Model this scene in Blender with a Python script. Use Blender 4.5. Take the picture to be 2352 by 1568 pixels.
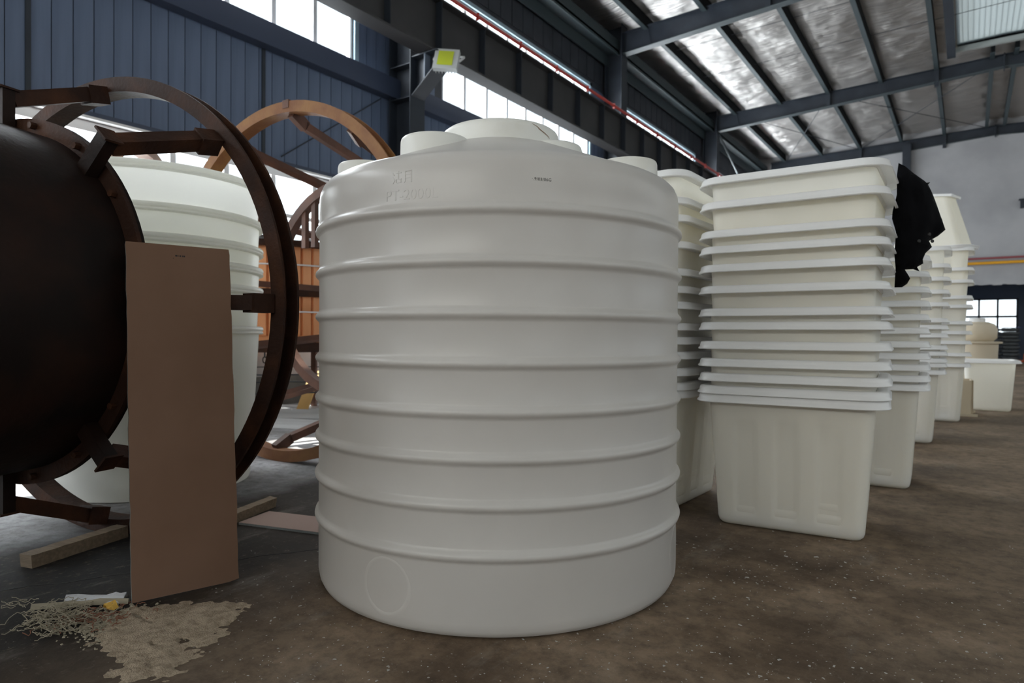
import bpy, bmesh, math, random
from mathutils import Vector, Matrix, noise
from mathutils.geometry import delaunay_2d_cdt

for o in list(bpy.data.objects): bpy.data.objects.remove(o)
S = bpy.context.scene
COL = S.collection
PI = math.pi
random.seed(7)

# ------------------------------------------------------------------ camera
YAW, PITCH, ROLL = math.radians(34.966), math.radians(-0.527), math.radians(0.344)
cd = bpy.data.cameras.new('camera'); cam = bpy.data.objects.new('camera', cd); COL.objects.link(cam)
cd.sensor_fit = 'HORIZONTAL'; cd.sensor_width = 36.0; cd.lens = 1500 / 2352 * 36.0
cd.clip_start = 0.05; cd.clip_end = 300
cam.matrix_world = (Matrix.Translation((0, 0, 0.875)) @ Matrix.Rotation(YAW, 4, 'Z')
                    @ Matrix.Rotation(PI / 2 + PITCH, 4, 'X') @ Matrix.Rotation(ROLL, 4, 'Z'))
cd.dof.use_dof = True; cd.dof.focus_distance = 1.95; cd.dof.aperture_fstop = 4.0
S.camera = cam

# ------------------------------------------------------------------ light and exposure
S.view_settings.view_transform = 'Standard'; S.view_settings.look = 'None'
S.view_settings.gamma = 1.0; S.view_settings.use_curve_mapping = False
S.view_settings.exposure = 0.0
S.cycles.max_bounces = 16; S.cycles.diffuse_bounces = 10; S.cycles.transmission_bounces = 12
SKY_STRENGTH = 2.2
SUN_STRENGTH = 14.0
L_LEFT, L_LOW, L_RIGHT, L_RLOW, L_FRONT_FILL = 20.0, 11.0, 1.4, 0.2, 9.0
w = bpy.data.worlds.new('sky'); S.world = w; w.use_nodes = True
wn = w.node_tree.nodes; wl = w.node_tree.links
bg = wn['Background']; bg.inputs[0].default_value = (0.90, 0.95, 1.0, 1); bg.inputs[1].default_value = SKY_STRENGTH
sd = bpy.data.lights.new('sun', 'SUN'); sd.energy = SUN_STRENGTH; sd.angle = math.radians(0.6); sd.color = (1.0, 0.93, 0.84)
sun = bpy.data.objects.new('sun', sd); COL.objects.link(sun)
sun.rotation_euler = Vector((0.42, -0.10, -0.90)).to_track_quat('-Z', 'Y').to_euler()

FRAMES = [-13.5, -6.7, 0.1, 6.9, 13.7, 20.5, 27.2]
BAYS = [(FRAMES[i] + 1.1, FRAMES[i + 1] - 0.75) for i in range(6)]
XL, XR, RIDGE = -7.0, 8.3, 0.66
def area(name, loc, direction, sx, sy, rad, color=(0.98, 0.98, 1.0)):
    d = bpy.data.lights.new(name, 'AREA'); d.shape = 'RECTANGLE'; d.size = sx; d.size_y = sy
    d.energy = rad * PI * sx * sy; d.color = color
    o = bpy.data.objects.new(name, d); COL.objects.link(o); o.location = loc
    z = -Vector(direction).normalized(); x = Vector((0, 0, 1)).cross(z).normalized(); y = z.cross(x)
    o.rotation_euler = Matrix((x, y, z)).transposed().to_euler()
    return o
for i, (a, b) in enumerate(BAYS):                       # daylight in every window opening of both long walls
    area('daylight', (XL - 0.25, (a + b) / 2, 5.5), (1, 0, 0), b - a, 1.9, L_LEFT)
    area('daylight', (XL - 0.25, (a + b) / 2, 1.94), (1, 0, 0), b - a, 2.0, L_LOW)
    area('daylight', (XR + 0.25, (a + b) / 2, 5.5), (-1, 0, 0), b - a, 1.9, L_RIGHT, (1.0, 0.90, 0.76))
    area('daylight', (XR + 0.25, (a + b) / 2, 1.94), (-1, 0, 0), b - a, 2.0, L_RLOW, (1.0, 0.90, 0.76))
area('daylight', (0.7, -13.95, 5.5), (0, 1, 0), 12.6, 1.9, L_FRONT_FILL, (1.0, 0.92, 0.81))   # added fill from behind the camera, set in an unseen window band
area('daylight', (1.0, 33.3, 1.8), (0, -1, 0), 4.6, 1.3, 3.0)

# ------------------------------------------------------------------ materials
def mat(name, col, rough=0.6, metal=0.0, col2=None, scale=6.0, detail=6.0, lo=0.4, hi=0.65, bump=0.0, bscale=40.0, spec=0.5,
        stretch=(1, 1, 1), coat=0.0, trans=None, tw=0.0, trans_col=None):
    m = bpy.data.materials.new(name); m.use_nodes = True
    n, l = m.node_tree.nodes, m.node_tree.links
    b = n['Principled BSDF']; b.inputs['Roughness'].default_value = rough; b.inputs['Metallic'].default_value = metal
    b.inputs['Specular IOR Level'].default_value = spec; b.inputs['Base Color'].default_value = (*col, 1)
    b.inputs['Coat Weight'].default_value = coat
    tc = n.new('ShaderNodeTexCoord'); mp = n.new('ShaderNodeMapping'); mp.inputs['Scale'].default_value = stretch
    l.new(tc.outputs['Object'], mp.inputs[0])
    if col2:
        t = n.new('ShaderNodeTexNoise'); t.inputs['Scale'].default_value = scale; t.inputs['Detail'].default_value = detail
        r = n.new('ShaderNodeValToRGB'); r.color_ramp.elements[0].position = lo; r.color_ramp.elements[1].position = hi
        r.color_ramp.elements[0].color = (*col, 1); r.color_ramp.elements[1].color = (*col2, 1)
        l.new(mp.outputs[0], t.inputs[0]); l.new(t.outputs[0], r.inputs[0]); l.new(r.outputs[0], b.inputs['Base Color'])
    if bump:
        t2 = n.new('ShaderNodeTexNoise'); t2.inputs['Scale'].default_value = bscale; t2.inputs['Detail'].default_value = 5
        bp = n.new('ShaderNodeBump'); bp.inputs['Strength'].default_value = bump; bp.inputs['Distance'].default_value = 0.01
        l.new(mp.outputs[0], t2.inputs[0]); l.new(t2.outputs[0], bp.inputs['Height']); l.new(bp.outputs[0], b.inputs['Normal'])
    if tw:
        out = n['Material Output']; tr = n.new('ShaderNodeBsdfTranslucent'); tr.inputs[0].default_value = (*(trans_col or col), 1)
        mx = n.new('ShaderNodeMixShader'); mx.inputs[0].default_value = tw
        l.new(b.outputs[0], mx.inputs[1]); l.new(tr.outputs[0], mx.inputs[2]); l.new(mx.outputs[0], out.inputs[0])
    return m

def floor_material():
    m = bpy.data.materials.new('concrete_floor'); m.use_nodes = True
    n, l = m.node_tree.nodes, m.node_tree.links; b = n['Principled BSDF']
    tc = n.new('ShaderNodeTexCoord')
    def nz(scale, detail=8, rough=0.6, st=(1, 1, 1)):
        mp = n.new('ShaderNodeMapping'); mp.inputs['Scale'].default_value = st; l.new(tc.outputs['Object'], mp.inputs[0])
        t = n.new('ShaderNodeTexNoise'); t.inputs['Scale'].default_value = scale; t.inputs['Detail'].default_value = detail
        t.inputs['Roughness'].default_value = rough; l.new(mp.outputs[0], t.inputs[0]); return t.outputs[0]
    def ramp(src, stops):
        r = n.new('ShaderNodeValToRGB'); e = r.color_ramp.elements
        e[0].position, e[0].color = stops[0][0], (*stops[0][1], 1); e[1].position, e[1].color = stops[-1][0], (*stops[-1][1], 1)
        for p, c in stops[1:-1]:
            k = e.new(p); k.color = (*c, 1)
        l.new(src, r.inputs[0]); return r.outputs[0]
    def mix(fac, a, c):
        x = n.new('ShaderNodeMix'); x.data_type = 'RGBA'; l.new(fac, x.inputs[0])
        if isinstance(a, tuple): x.inputs[6].default_value = (*a, 1)
        else: l.new(a, x.inputs[6])
        if isinstance(c, tuple): x.inputs[7].default_value = (*c, 1)
        else: l.new(c, x.inputs[7])
        return x.outputs[2]
    base = ramp(nz(1.7), [(0.32, (0.066, 0.044, 0.029)), (0.5, (0.20, 0.141, 0.094)), (0.68, (0.38, 0.283, 0.200))])
    # grey slab towards the window wall, with the mould's shadow painted in near-black
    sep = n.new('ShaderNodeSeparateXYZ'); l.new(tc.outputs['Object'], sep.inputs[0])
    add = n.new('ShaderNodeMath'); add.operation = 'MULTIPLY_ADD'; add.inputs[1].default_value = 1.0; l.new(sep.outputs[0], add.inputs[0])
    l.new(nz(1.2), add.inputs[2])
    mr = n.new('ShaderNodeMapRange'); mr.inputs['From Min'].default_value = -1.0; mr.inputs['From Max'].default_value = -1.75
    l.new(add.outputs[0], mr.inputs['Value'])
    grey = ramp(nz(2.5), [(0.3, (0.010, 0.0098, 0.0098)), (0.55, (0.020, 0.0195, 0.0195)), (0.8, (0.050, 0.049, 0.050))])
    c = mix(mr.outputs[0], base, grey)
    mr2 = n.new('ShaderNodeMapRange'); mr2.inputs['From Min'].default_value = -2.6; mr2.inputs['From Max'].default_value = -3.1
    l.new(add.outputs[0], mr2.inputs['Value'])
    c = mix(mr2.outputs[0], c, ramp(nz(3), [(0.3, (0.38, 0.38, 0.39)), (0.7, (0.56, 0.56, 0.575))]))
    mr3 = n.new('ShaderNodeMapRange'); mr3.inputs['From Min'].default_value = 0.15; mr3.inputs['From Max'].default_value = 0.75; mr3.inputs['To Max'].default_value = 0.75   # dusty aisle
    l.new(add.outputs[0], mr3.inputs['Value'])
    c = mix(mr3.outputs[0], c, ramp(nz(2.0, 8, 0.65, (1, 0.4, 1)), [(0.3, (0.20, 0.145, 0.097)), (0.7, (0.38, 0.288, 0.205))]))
    stain = ramp(nz(0.9, 4), [(0.42, (0, 0, 0)), (0.62, (0.55, 0.55, 0.55))]); c = mix(stain, c, (0.070, 0.055, 0.043))
    smear = ramp(nz(5, 10, 0.7, (1.0, 0.25, 1)), [(0.58, (0, 0, 0)), (0.72, (0.55, 0.55, 0.55))]); c = mix(smear, c, (0.26, 0.23, 0.20))
    c = mix(ramp(nz(16, 12, 0.75), [(0.44, (0, 0, 0)), (0.66, (0.55, 0.55, 0.55))]), c, (0.040, 0.031, 0.024))
    c = mix(ramp(nz(38, 10, 0.75, (1, 0.6, 1)), [(0.56, (0, 0, 0)), (0.74, (0.6, 0.6, 0.6))]), c, (0.30, 0.245, 0.19))
    dust = ramp(nz(70, 3, 0.6), [(0.66, (0, 0, 0)), (0.72, (1, 1, 1))])
    where = ramp(nz(2.3, 5), [(0.45, (0, 0, 0)), (0.62, (0.8, 0.8, 0.8))])
    mm = n.new('ShaderNodeMath'); mm.operation = 'MULTIPLY'; l.new(dust, mm.inputs[0]); l.new(where, mm.inputs[1])
    c = mix(mm.outputs[0], c, (0.30, 0.28, 0.26))
    l.new(c, b.inputs['Base Color'])
    b.inputs['Roughness'].default_value = 0.75; b.inputs['Specular IOR Level'].default_value = 0.16
    bp = n.new('ShaderNodeBump'); bp.inputs['Strength'].default_value = 0.35; bp.inputs['Distance'].default_value = 0.004
    l.new(nz(60, 8), bp.inputs['Height']); l.new(bp.outputs[0], b.inputs['Normal'])
    return m

def foil_material():
    m = bpy.data.materials.new('roof_foil'); m.use_nodes = True
    n, l = m.node_tree.nodes, m.node_tree.links; b = n['Principled BSDF']
    b.inputs['Base Color'].default_value = (0.62, 0.60, 0.58, 1); b.inputs['Metallic'].default_value = 0.9; b.inputs['Roughness'].default_value = 0.30
    tc = n.new('ShaderNodeTexCoord')
    mp = n.new('ShaderNodeMapping'); mp.inputs['Scale'].default_value = (0.75, 9.0, 1.0); mp.inputs['Rotation'].default_value = (0, 0, 0.12)
    l.new(tc.outputs['Object'], mp.inputs[0])
    t = n.new('ShaderNodeTexNoise'); t.inputs['Scale'].default_value = 2.4; t.inputs['Detail'].default_value = 7; t.inputs['Distortion'].default_value = 0.25
    l.new(mp.outputs[0], t.inputs[0])
    t2 = n.new('ShaderNodeTexNoise'); t2.inputs['Scale'].default_value = 0.7; t2.inputs['Detail'].default_value = 3; l.new(tc.outputs['Object'], t2.inputs[0])
    ad = n.new('ShaderNodeMath'); ad.operation = 'MULTIPLY_ADD'; ad.inputs[1].default_value = 2.2; l.new(t2.outputs[0], ad.inputs[0]); l.new(t.outputs[0], ad.inputs[2])
    bp = n.new('ShaderNodeBump'); bp.inputs['Strength'].default_value = 1.0; bp.inputs['Distance'].default_value = 0.11
    l.new(ad.outputs[0], bp.inputs['Height']); l.new(bp.outputs[0], b.inputs['Normal'])
    return m

def glass_material():
    m = bpy.data.materials.new('window_glass'); m.use_nodes = True
    n, l = m.node_tree.nodes, m.node_tree.links
    n.remove(n['Principled BSDF'])
    tr = n.new('ShaderNodeBsdfTransparent'); tr.inputs[0].default_value = (0.93, 0.96, 0.97, 1)
    gl = n.new('ShaderNodeBsdfGlossy'); gl.inputs['Roughness'].default_value = 0.03
    mx = n.new('ShaderNodeMixShader'); mx.inputs[0].default_value = 0.05; l.new(tr.outputs[0], mx.inputs[1]); l.new(gl.outputs[0], mx.inputs[2])
    l.new(mx.outputs[0], n['Material Output'].inputs[0])
    return m

M = dict(
    floor=floor_material(), foil=foil_material(), glass=glass_material(),
    panel=mat('wall_panel_paint', (0.085, 0.118, 0.190), 0.45, col2=(0.112, 0.150, 0.232), scale=1.5, stretch=(1, 6, 0.4)),
    darkpanel=mat('dark_wall_paint', (0.020, 0.024, 0.032), 0.55, col2=(0.030, 0.035, 0.045), scale=2.0),
    purlinweb=mat('purlin_web_shade', (0.007, 0.008, 0.009), 0.8, spec=0.1),  # near-black: shade on the purlin sides put into the colour
    steel=mat('navy_steel_paint', (0.014, 0.019, 0.028), 0.5, col2=(0.021, 0.028, 0.039), scale=3.0),
    girt=mat('girt_paint', (0.035, 0.048, 0.085), 0.4),
    beam=mat('crane_beam_paint', (0.030, 0.029, 0.030), 0.5, col2=(0.040, 0.038, 0.039), scale=2.0),
    teal=mat('purlin_paint', (0.032, 0.046, 0.052), 0.55),
    whitewall=mat('white_plaster', (0.40, 0.40, 0.41), 0.8, col2=(0.33, 0.33, 0.34), scale=0.8, bump=0.1),
    bluewall=mat('blue_grey_plaster', (0.16, 0.19, 0.25), 0.8),
    lowwall=mat('low_wall_paint', (0.50, 0.47, 0.45), 0.8, col2=(0.40, 0.37, 0.35), scale=2.0),
    dado=mat('dirty_wall_base', (0.10, 0.095, 0.085), 0.8, col2=(0.15, 0.14, 0.125), scale=3.0),
    alu=mat('window_aluminium', (0.70, 0.70, 0.70), 0.35, 0.2),
    redpipe=mat('red_conduit', (0.42, 0.025, 0.015), 0.35),
    yellow=mat('yellow_pipe_paint', (0.75, 0.36, 0.02), 0.4), maroon=mat('maroon_pipe_paint', (0.28, 0.07, 0.08), 0.4),
    skylight=mat('skylight_sheet', (0.55, 0.61, 0.63), 0.35, tw=0.38, trans_col=(0.55, 0.60, 0.62)),
    tank=mat('tank_polyethylene', (0.635, 0.605, 0.570), 0.30, col2=(0.59, 0.56, 0.525), scale=3.0, lo=0.35, hi=0.75, spec=0.45, tw=0.08, trans_col=(0.9, 0.87, 0.8)),
    tanklid=mat('tank_lid_polyethylene', (0.80, 0.79, 0.74), 0.42, col2=(0.74, 0.72, 0.64), scale=9.0, lo=0.5, hi=0.8),
    bin=mat('bin_polyethylene', (0.95, 0.935, 0.895), 0.40, spec=0.45, tw=0.34, trans_col=(0.99, 0.945, 0.77)),
    binrim=mat('bin_rim_polyethylene', (0.96, 0.96, 0.96), 0.30, spec=0.6, tw=0.25, trans_col=(0.97, 0.96, 0.94)),
    cream=mat('cream_polyethylene', (0.72, 0.63, 0.48), 0.5, tw=0.2, trans_col=(0.8, 0.7, 0.5)),
    tub=mat('tub_polyethylene', (0.93, 0.93, 0.91), 0.42, tw=0.45, trans_col=(0.98, 0.975, 0.91)),
    rust=mat('dark_rust', (0.030, 0.013, 0.008), 0.62, col2=(0.075, 0.028, 0.012), scale=7.0, lo=0.42, hi=0.75, bump=0.3, bscale=60, spec=0.18),
    drum=mat('drum_rust', (0.010, 0.0065, 0.0055), 0.5, col2=(0.022, 0.010, 0.0065), scale=4.0, bump=0.15, spec=0.12),
    orange=mat('orange_rust', (0.19, 0.068, 0.018), 0.65, col2=(0.26, 0.115, 0.030), scale=6.0, bump=0.3, bscale=60),
    brownrust=mat('brown_rust', (0.085, 0.036, 0.022), 0.6, col2=(0.14, 0.055, 0.030), scale=6.0, bump=0.2),
    copper=mat('copper_stave', (0.62, 0.26, 0.105), 0.42, 0.25, col2=(0.74, 0.36, 0.17), scale=4.0, stretch=(1, 1, 0.3)),
    board=mat('brown_paper_board', (0.200, 0.117, 0.078), 0.8, col2=(0.178, 0.102, 0.066), scale=3.0, spec=0.2),
    boardedge=mat('gypsum_core', (0.24, 0.25, 0.24), 0.9, bump=0.8, bscale=150),
    pinkboard=mat('pink_paper_board', (0.40, 0.285, 0.245), 0.8, spec=0.2),
    wood=mat('old_timber', (0.19, 0.135, 0.085), 0.8, col2=(0.26, 0.19, 0.125), scale=9.0, stretch=(8, 1, 8), bump=0.3),
    freshwood=mat('fresh_timber', (0.62, 0.36, 0.10), 0.7),
    sawdust=mat('sawdust', (0.52, 0.42, 0.31), 0.95, col2=(0.36, 0.285, 0.205), scale=45.0, bump=1.0, bscale=200, spec=0.1),
    chip=mat('plastic_chip', (0.42, 0.40, 0.37), 0.7), twine=mat('plastic_twine', (0.34, 0.295, 0.215), 0.7),
    redtwine=mat('red_twine', (0.24, 0.10, 0.06), 0.8),
    paper=mat('white_paper', (0.62, 0.62, 0.64), 0.7), yellowpaper=mat('yellow_paper', (0.70, 0.42, 0.08), 0.7),
    jacket=mat('black_cloth', (0.0022, 0.0022, 0.0032), 0.9, spec=0.12, bump=0.4, bscale=25),
    whitestrip=mat('white_profile', (0.70, 0.71, 0.72), 0.35), lampbody=mat('lamp_casting', (0.50, 0.52, 0.52), 0.4, 0.3),
    lampface=mat('lamp_phosphor', (0.42, 0.48, 0.03), 0.3), ink=mat('printing_ink', (0.10, 0.095, 0.09), 0.7), black=mat('black_ink', (0.012, 0.010, 0.010), 0.7),
    bag=mat('grey_sack', (0.060, 0.066, 0.068), 0.7, col2=(0.085, 0.09, 0.092), scale=5.0), jack=mat('pallet_jack_paint', (0.38, 0.07, 0.03), 0.5),
    blue=mat('blue_film', (0.02, 0.03, 0.22), 0.5), rubber=mat('black_rubber', (0.02, 0.02, 0.02), 0.7),
    film=mat('plastic_wrap', (0.40, 0.40, 0.41), 0.3, col2=(0.05, 0.05, 0.05), scale=14.0),
    stain=mat('brown_stain', (0.30, 0.19, 0.12), 0.8),
)

# ------------------------------------------------------------------ mesh helpers
class MB:
    def __init__(s): s.v, s.f = [], []
    def add(s, vs, fs):
        k = len(s.v); s.v += [tuple(v) for v in vs]; s.f += [tuple(i + k for i in q) for q in fs]; return s
    def box(s, x0, x1, y0, y1, z0, z1, R=None, T=None):
        vs = [Vector((x, y, z)) for x in (x0, x1) for y in (y0, y1) for z in (z0, z1)]
        if R is not None: vs = [R @ v for v in vs]
        if T is not None: vs = [v + Vector(T) for v in vs]
        return s.add(vs, [(0, 1, 3, 2), (4, 6, 7, 5), (0, 4, 5, 1), (2, 3, 7, 6), (0, 2, 6, 4), (1, 5, 7, 3)])
    def bar(s, p, q, wd, ht, up=(0, 0, 1)):
        p, q = Vector(p), Vector(q); d = (q - p); L = d.length; d.normalize(); u = Vector(up)
        if abs(d.dot(u)) > 0.99: u = Vector((1, 0, 0))
        sd_ = d.cross(u).normalized(); u = sd_.cross(d).normalized()
        R = Matrix((d, sd_, u)).transposed()
        return s.box(0, L, -wd / 2, wd / 2, -ht / 2, ht / 2, R, p)
    def tube(s, pts, r, n=8, closed=False):
        pts = [Vector(p) for p in pts]; N = len(pts); rings = []; prev = None
        for i, p in enumerate(pts):
            a = pts[(i - 1) % N] if (closed or i) else p; b = pts[(i + 1) % N] if (closed or i < N - 1) else p
            t = (b - a).normalized() if (b - a).length > 1e-9 else Vector((0, 0, 1))
            u = prev if prev is not None else (Vector((0, 0, 1)) if abs(t.z) < 0.9 else Vector((1, 0, 0)))
            u = (u - t * u.dot(t)).normalized(); prev = u; v = t.cross(u)
            rr = r[i] if isinstance(r, (list, tuple)) else r
            rings.append([p + u * math.cos(2 * PI * k / n) * rr + v * math.sin(2 * PI * k / n) * rr for k in range(n)])
        fs = []; m = N if closed else N - 1
        for i in range(m):
            j = (i + 1) % N
            for k in range(n): fs.append((i * n + k, i * n + (k + 1) % n, j * n + (k + 1) % n, j * n + k))
        if not closed: fs += [tuple(reversed(range(n))), tuple((N - 1) * n + k for k in range(n))]
        return s.add([v for r_ in rings for v in r_], fs)
    def lathe(s, prof, n=64, c=(0, 0, 0), R=None, a0=0.0, a1=2 * PI, close=False):
        full = abs(a1 - a0 - 2 * PI) < 1e-6; m = n if full else n + 1; vs = []
        for k in range(m):
            a = a0 + (a1 - a0) * k / n
            for r, z in prof:
                v = Vector((r * math.cos(a), r * math.sin(a), z))
                if R is not None: v = R @ v
                vs.append(v + Vector(c))
        P = len(prof); fs = []
        for k in range(n):
            j = (k + 1) % m
            for i in range(P if close else P - 1):
                i2 = (i + 1) % P
                fs.append((k * P + i, j * P + i, j * P + i2, k * P + i2))
        if not full and close: fs += [tuple(range(P)), tuple(reversed([n * P + i for i in range(P)]))]
        return s.add(vs, fs)
    def mesh(s, name, smooth=False, angle=None):
        me = bpy.data.meshes.new(name); me.from_pydata(s.v, [], s.f); me.validate()
        bm = bmesh.new(); bm.from_mesh(me); bmesh.ops.remove_doubles(bm, verts=bm.verts, dist=1e-6)
        bmesh.ops.recalc_face_normals(bm, faces=bm.faces)
        if smooth:
            lim = angle or math.radians(40)
            for f in bm.faces: f.smooth = True
            for e in bm.edges: e.smooth = not (len(e.link_faces) == 2 and e.calc_face_angle(0) > lim)
        bm.to_mesh(me); bm.free(); return me
def obj(name, me, material=None, parent=None, loc=(0, 0, 0), rot=(0, 0, 0)):
    o = bpy.data.objects.new(name, me); COL.objects.link(o); o.location = loc; o.rotation_euler = rot
    if material is not None and not me.materials: me.materials.append(material)
    if parent is not None: o.parent = parent
    return o
def part(name, mb, m, parent=None, smooth=False, angle=None, label=None, loc=(0, 0, 0), rot=(0, 0, 0)):
    o = obj(name, mb.mesh(name, smooth, angle), M[m] if isinstance(m, str) else m, parent, loc, rot)
    if label: o['label'] = label
    return o
def tag(o, label, cat, group=None, kind=None):
    o['label'] = label; o['category'] = cat
    if group: o['group'] = group
    if kind: o['kind'] = kind
    return o
def thing(name, label, cat, loc=(0, 0, 0), rz=0.0, group=None, rot=None):
    o = bpy.data.objects.new(name, None); COL.objects.link(o); o.empty_display_size = 0.1
    o.location = loc; o.rotation_euler = rot or (0, 0, rz)
    return tag(o, label, cat, group)
def struct(name, mb, m, label=None, cat=None, parent=None, smooth=False):
    o = part(name, mb, m, parent, smooth)
    if parent is None:
        o['kind'] = 'structure'
        if label: o['label'] = label
        if cat: o['category'] = cat
    return o
ORD = ['lowest', 'second', 'third', 'fourth', 'fifth', 'sixth', 'seventh', 'eighth', 'ninth', 'tenth', 'eleventh', 'twelfth', 'thirteenth', 'fourteenth']

# ------------------------------------------------------------------ the hall
def roof_z(x): return 8.22 - 0.03 * abs(x - RIDGE)           # underside of the foil
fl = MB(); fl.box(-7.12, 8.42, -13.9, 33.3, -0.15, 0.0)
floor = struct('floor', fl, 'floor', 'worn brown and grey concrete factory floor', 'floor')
# saw joints / cracks as shallow dark grooves
def crack(pts, wd=0.004):
    m = MB()
    for a, b in zip(pts[:-1], pts[1:]): m.bar((a[0], a[1], 0.0006), (b[0], b[1], 0.0006), wd, 0.0012)
    return part('floor_crack', m, 'black', floor)
def jag(a, b, n=14, amp=0.02):
    a, b = Vector(a), Vector(b); d = (b - a); p = Vector((-d.y, d.x)).normalized()
    return [tuple(a + d * i / n + p * random.uniform(-amp, amp)) for i in range(n + 1)]
crack(jag((-2.75, 0.70), (-2.02, 2.02))); crack(jag((-4.4, 3.0), (-2.2, 3.4)), 0.003)

# left wall: solid bands with real window openings
def long_wall(name, X, out, matname, label):
    m = MB(); a, b = (X, X + out * 0.12) if out > 0 else (X + out * 0.12, X)
    Y0, Y1 = -13.7, 27.3
    m.box(a, b, Y0, Y1, 0, 0.95); m.box(a, b, Y0, Y1, 2.93, 4.58); m.box(a, b, Y0, Y1, 6.45, 8.35)
    ys = [Y0] + [q for bb in BAYS for q in bb] + [Y1]
    for i in range(0, len(ys), 2):
        m.box(a, b, ys[i], ys[i + 1], 0.95, 2.93); m.box(a, b, ys[i], ys[i + 1], 4.58, 6.45)
    return struct(name, m, matname, label, 'wall')
wl_ = long_wall('wall_left', XL, -1, 'darkpanel', 'dark blue-grey corrugated steel wall with two rows of windows')
wr_ = long_wall('wall_right', XR, 1, 'darkpanel', 'dark steel wall opposite the window wall')
# vertical cladding strips of the middle band, one object each, sharing one mesh
pm = MB(); pm.box(-0.004, 0.014, 0.0, 0.170, 0, 1.46)
pme = pm.mesh('wall_panel')
y = 1.27
k = 0
while y < 14.6:
    o = obj('wall_panel', pme, M['panel'], wl_, (XL, y, 2.94)); y += 0.1795; k += 1
pm2 = MB(); pm2.box(-0.004, 0.014, 0.0, 0.170, 0, 1.90)
pme2 = pm2.mesh('wall_panel_upper'); pme3 = None
for y0, y1 in ((6.20, 7.95), (13.0, 14.75)):
    y = y0
    while y + 0.17 < y1:
        obj('wall_panel', pme2, M['panel'], wl_, (XL, y, 4.56)); y += 0.1795
cs = MB(); cs.box(0.0, 0.03, -0.022, 0.022, 0, 1.38); cse = cs.mesh('cover_strip')
for yy in (2.335, 4.735, 9.6, 12.0): obj('cover_strip', cse, M['steel'], wl_, (XL, yy, 3.0))
far = MB(); y = 14.7
while y < 27.0:
    far.box(XL - 0.002, XL + 0.014, y, y + 0.165, 2.95, 4.40); y += 0.1795
o = part('wall_panel', far, 'panel', wl_); o['kind'] = 'stuff'
up = MB(); y = 1.3
while y < 27.0:
    up.box(XL - 0.002, XL + 0.012, y, y + 0.34, 6.62, 8.0); y += 0.36
o = part('wall_panel', up, 'darkpanel', wl_); o['kind'] = 'stuff'
lowm = MB(); lowm.box(XL, XL + 0.02, -13.6, 27.2, 0.36, 0.95)
part('wall_plaster', lowm, 'lowwall', wl_)
lowd = MB(); lowd.box(XL, XL + 0.03, -13.6, 27.2, 0.0, 0.36)
part('wall_base', lowd, 'dado', wl_)
# girts (ledges) along the wall
g = MB(); g.box(XL, XL + 0.17, -6, 27.1, 4.40, 4.58); g.box(XL, XL + 0.17, -6, 27.1, 4.30, 4.40)
struct('trim_1', g, 'girt', 'dark blue ledge under the upper windows', 'ledge')
g = MB(); g.box(XL, XL + 0.07, -6, 27.1, 2.955, 3.00)
fl2 = MB(); fl2.box(XL - 0.02, XL + 0.075, -6, 27.1, 2.93, 2.955); struct('trim_4', fl2, 'alu', 'thin pale metal flashing above the lower windows', 'flashing')
struct('trim_2', g, 'girt', 'dark ledge above the lower windows', 'ledge')

def window(idx, a, b, z0, z1, X, sgn, pitch=0.632, transom=None, label=None):
    fr = MB(); t = 0.10 if transom else 0.05
    x0, x1 = sorted((X - sgn * 0.02, X - sgn * 0.10))
    fr.box(x0, x1, a, b, z0, z0 + t); fr.box(x0, x1, a, b, z1 - t, z1); fr.box(x0, x1, a, a + t, z0, z1); fr.box(x0, x1, b - t, b, z0, z1)
    win = struct('window_%d' % idx, fr, 'alu', label, 'window')
    n = max(1, round((b - a) / pitch)); st = (b - a) / n
    mm = MB(); mm.box(-0.025, 0.025, -0.032, 0.032, 0, z1 - z0 - 2 * t); me = mm.mesh('mullion')
    pm_ = MB(); pm_.box(-0.003, 0.003, 0, st - 0.05, 0, z1 - z0 - 2 * t); pe = pm_.mesh('pane')
    xm = (x0 + x1) / 2
    for i in range(1, n): obj('mullion', me, M['alu'], win, (xm, a + i * st, z0 + t))
    for i in range(n): obj('pane', pe, M['glass'], win, (xm, a + i * st + 0.025, z0 + t))
    if transom:
        q = MB(); q.box(-0.03, 0.03, a + t, b - t, transom - 0.025, transom + 0.025); part('transom', q, 'alu', win, loc=(xm, 0, 0))
    return win
wi = 1
BN = ['behind the camera', 'beside the camera', 'above the rusty moulds', 'behind the tank lid', 'far along the wall', 'farthest along the wall']
for i, (a, b) in enumerate(BAYS):
    window(wi, a, b, 4.58, 6.45, XL, 1, label='upper left window band ' + BN[i]); wi += 1
    window(wi, a, b, 0.95, 2.93, XL, 1, transom=2.36, label='lower left window band, ' + ['behind the camera', 'beside the camera', 'behind the rusty moulds', 'hidden by the tank', 'hidden by the stacks', 'farthest from the camera'][i]); wi += 1
    window(wi, a, b, 4.58, 6.45, XR, -1, 1.26); wi += 1
    window(wi, a, b, 0.95, 2.93, XR, -1, 1.26); wi += 1
# pale blue reveal beside each upper window
rv = MB()
for a, b in BAYS[2:5]: rv.box(XL - 0.02, XL + 0.03, b, b + 0.07, 4.58, 6.52); rv.box(XL - 0.02, XL + 0.03, a, b + 0.07, 6.45, 6.52)
struct('trim_3', rv, mat('reveal_paint', (0.26, 0.36, 0.42), 0.5), 'pale blue flashing around the upper windows', 'flashing')

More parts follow.
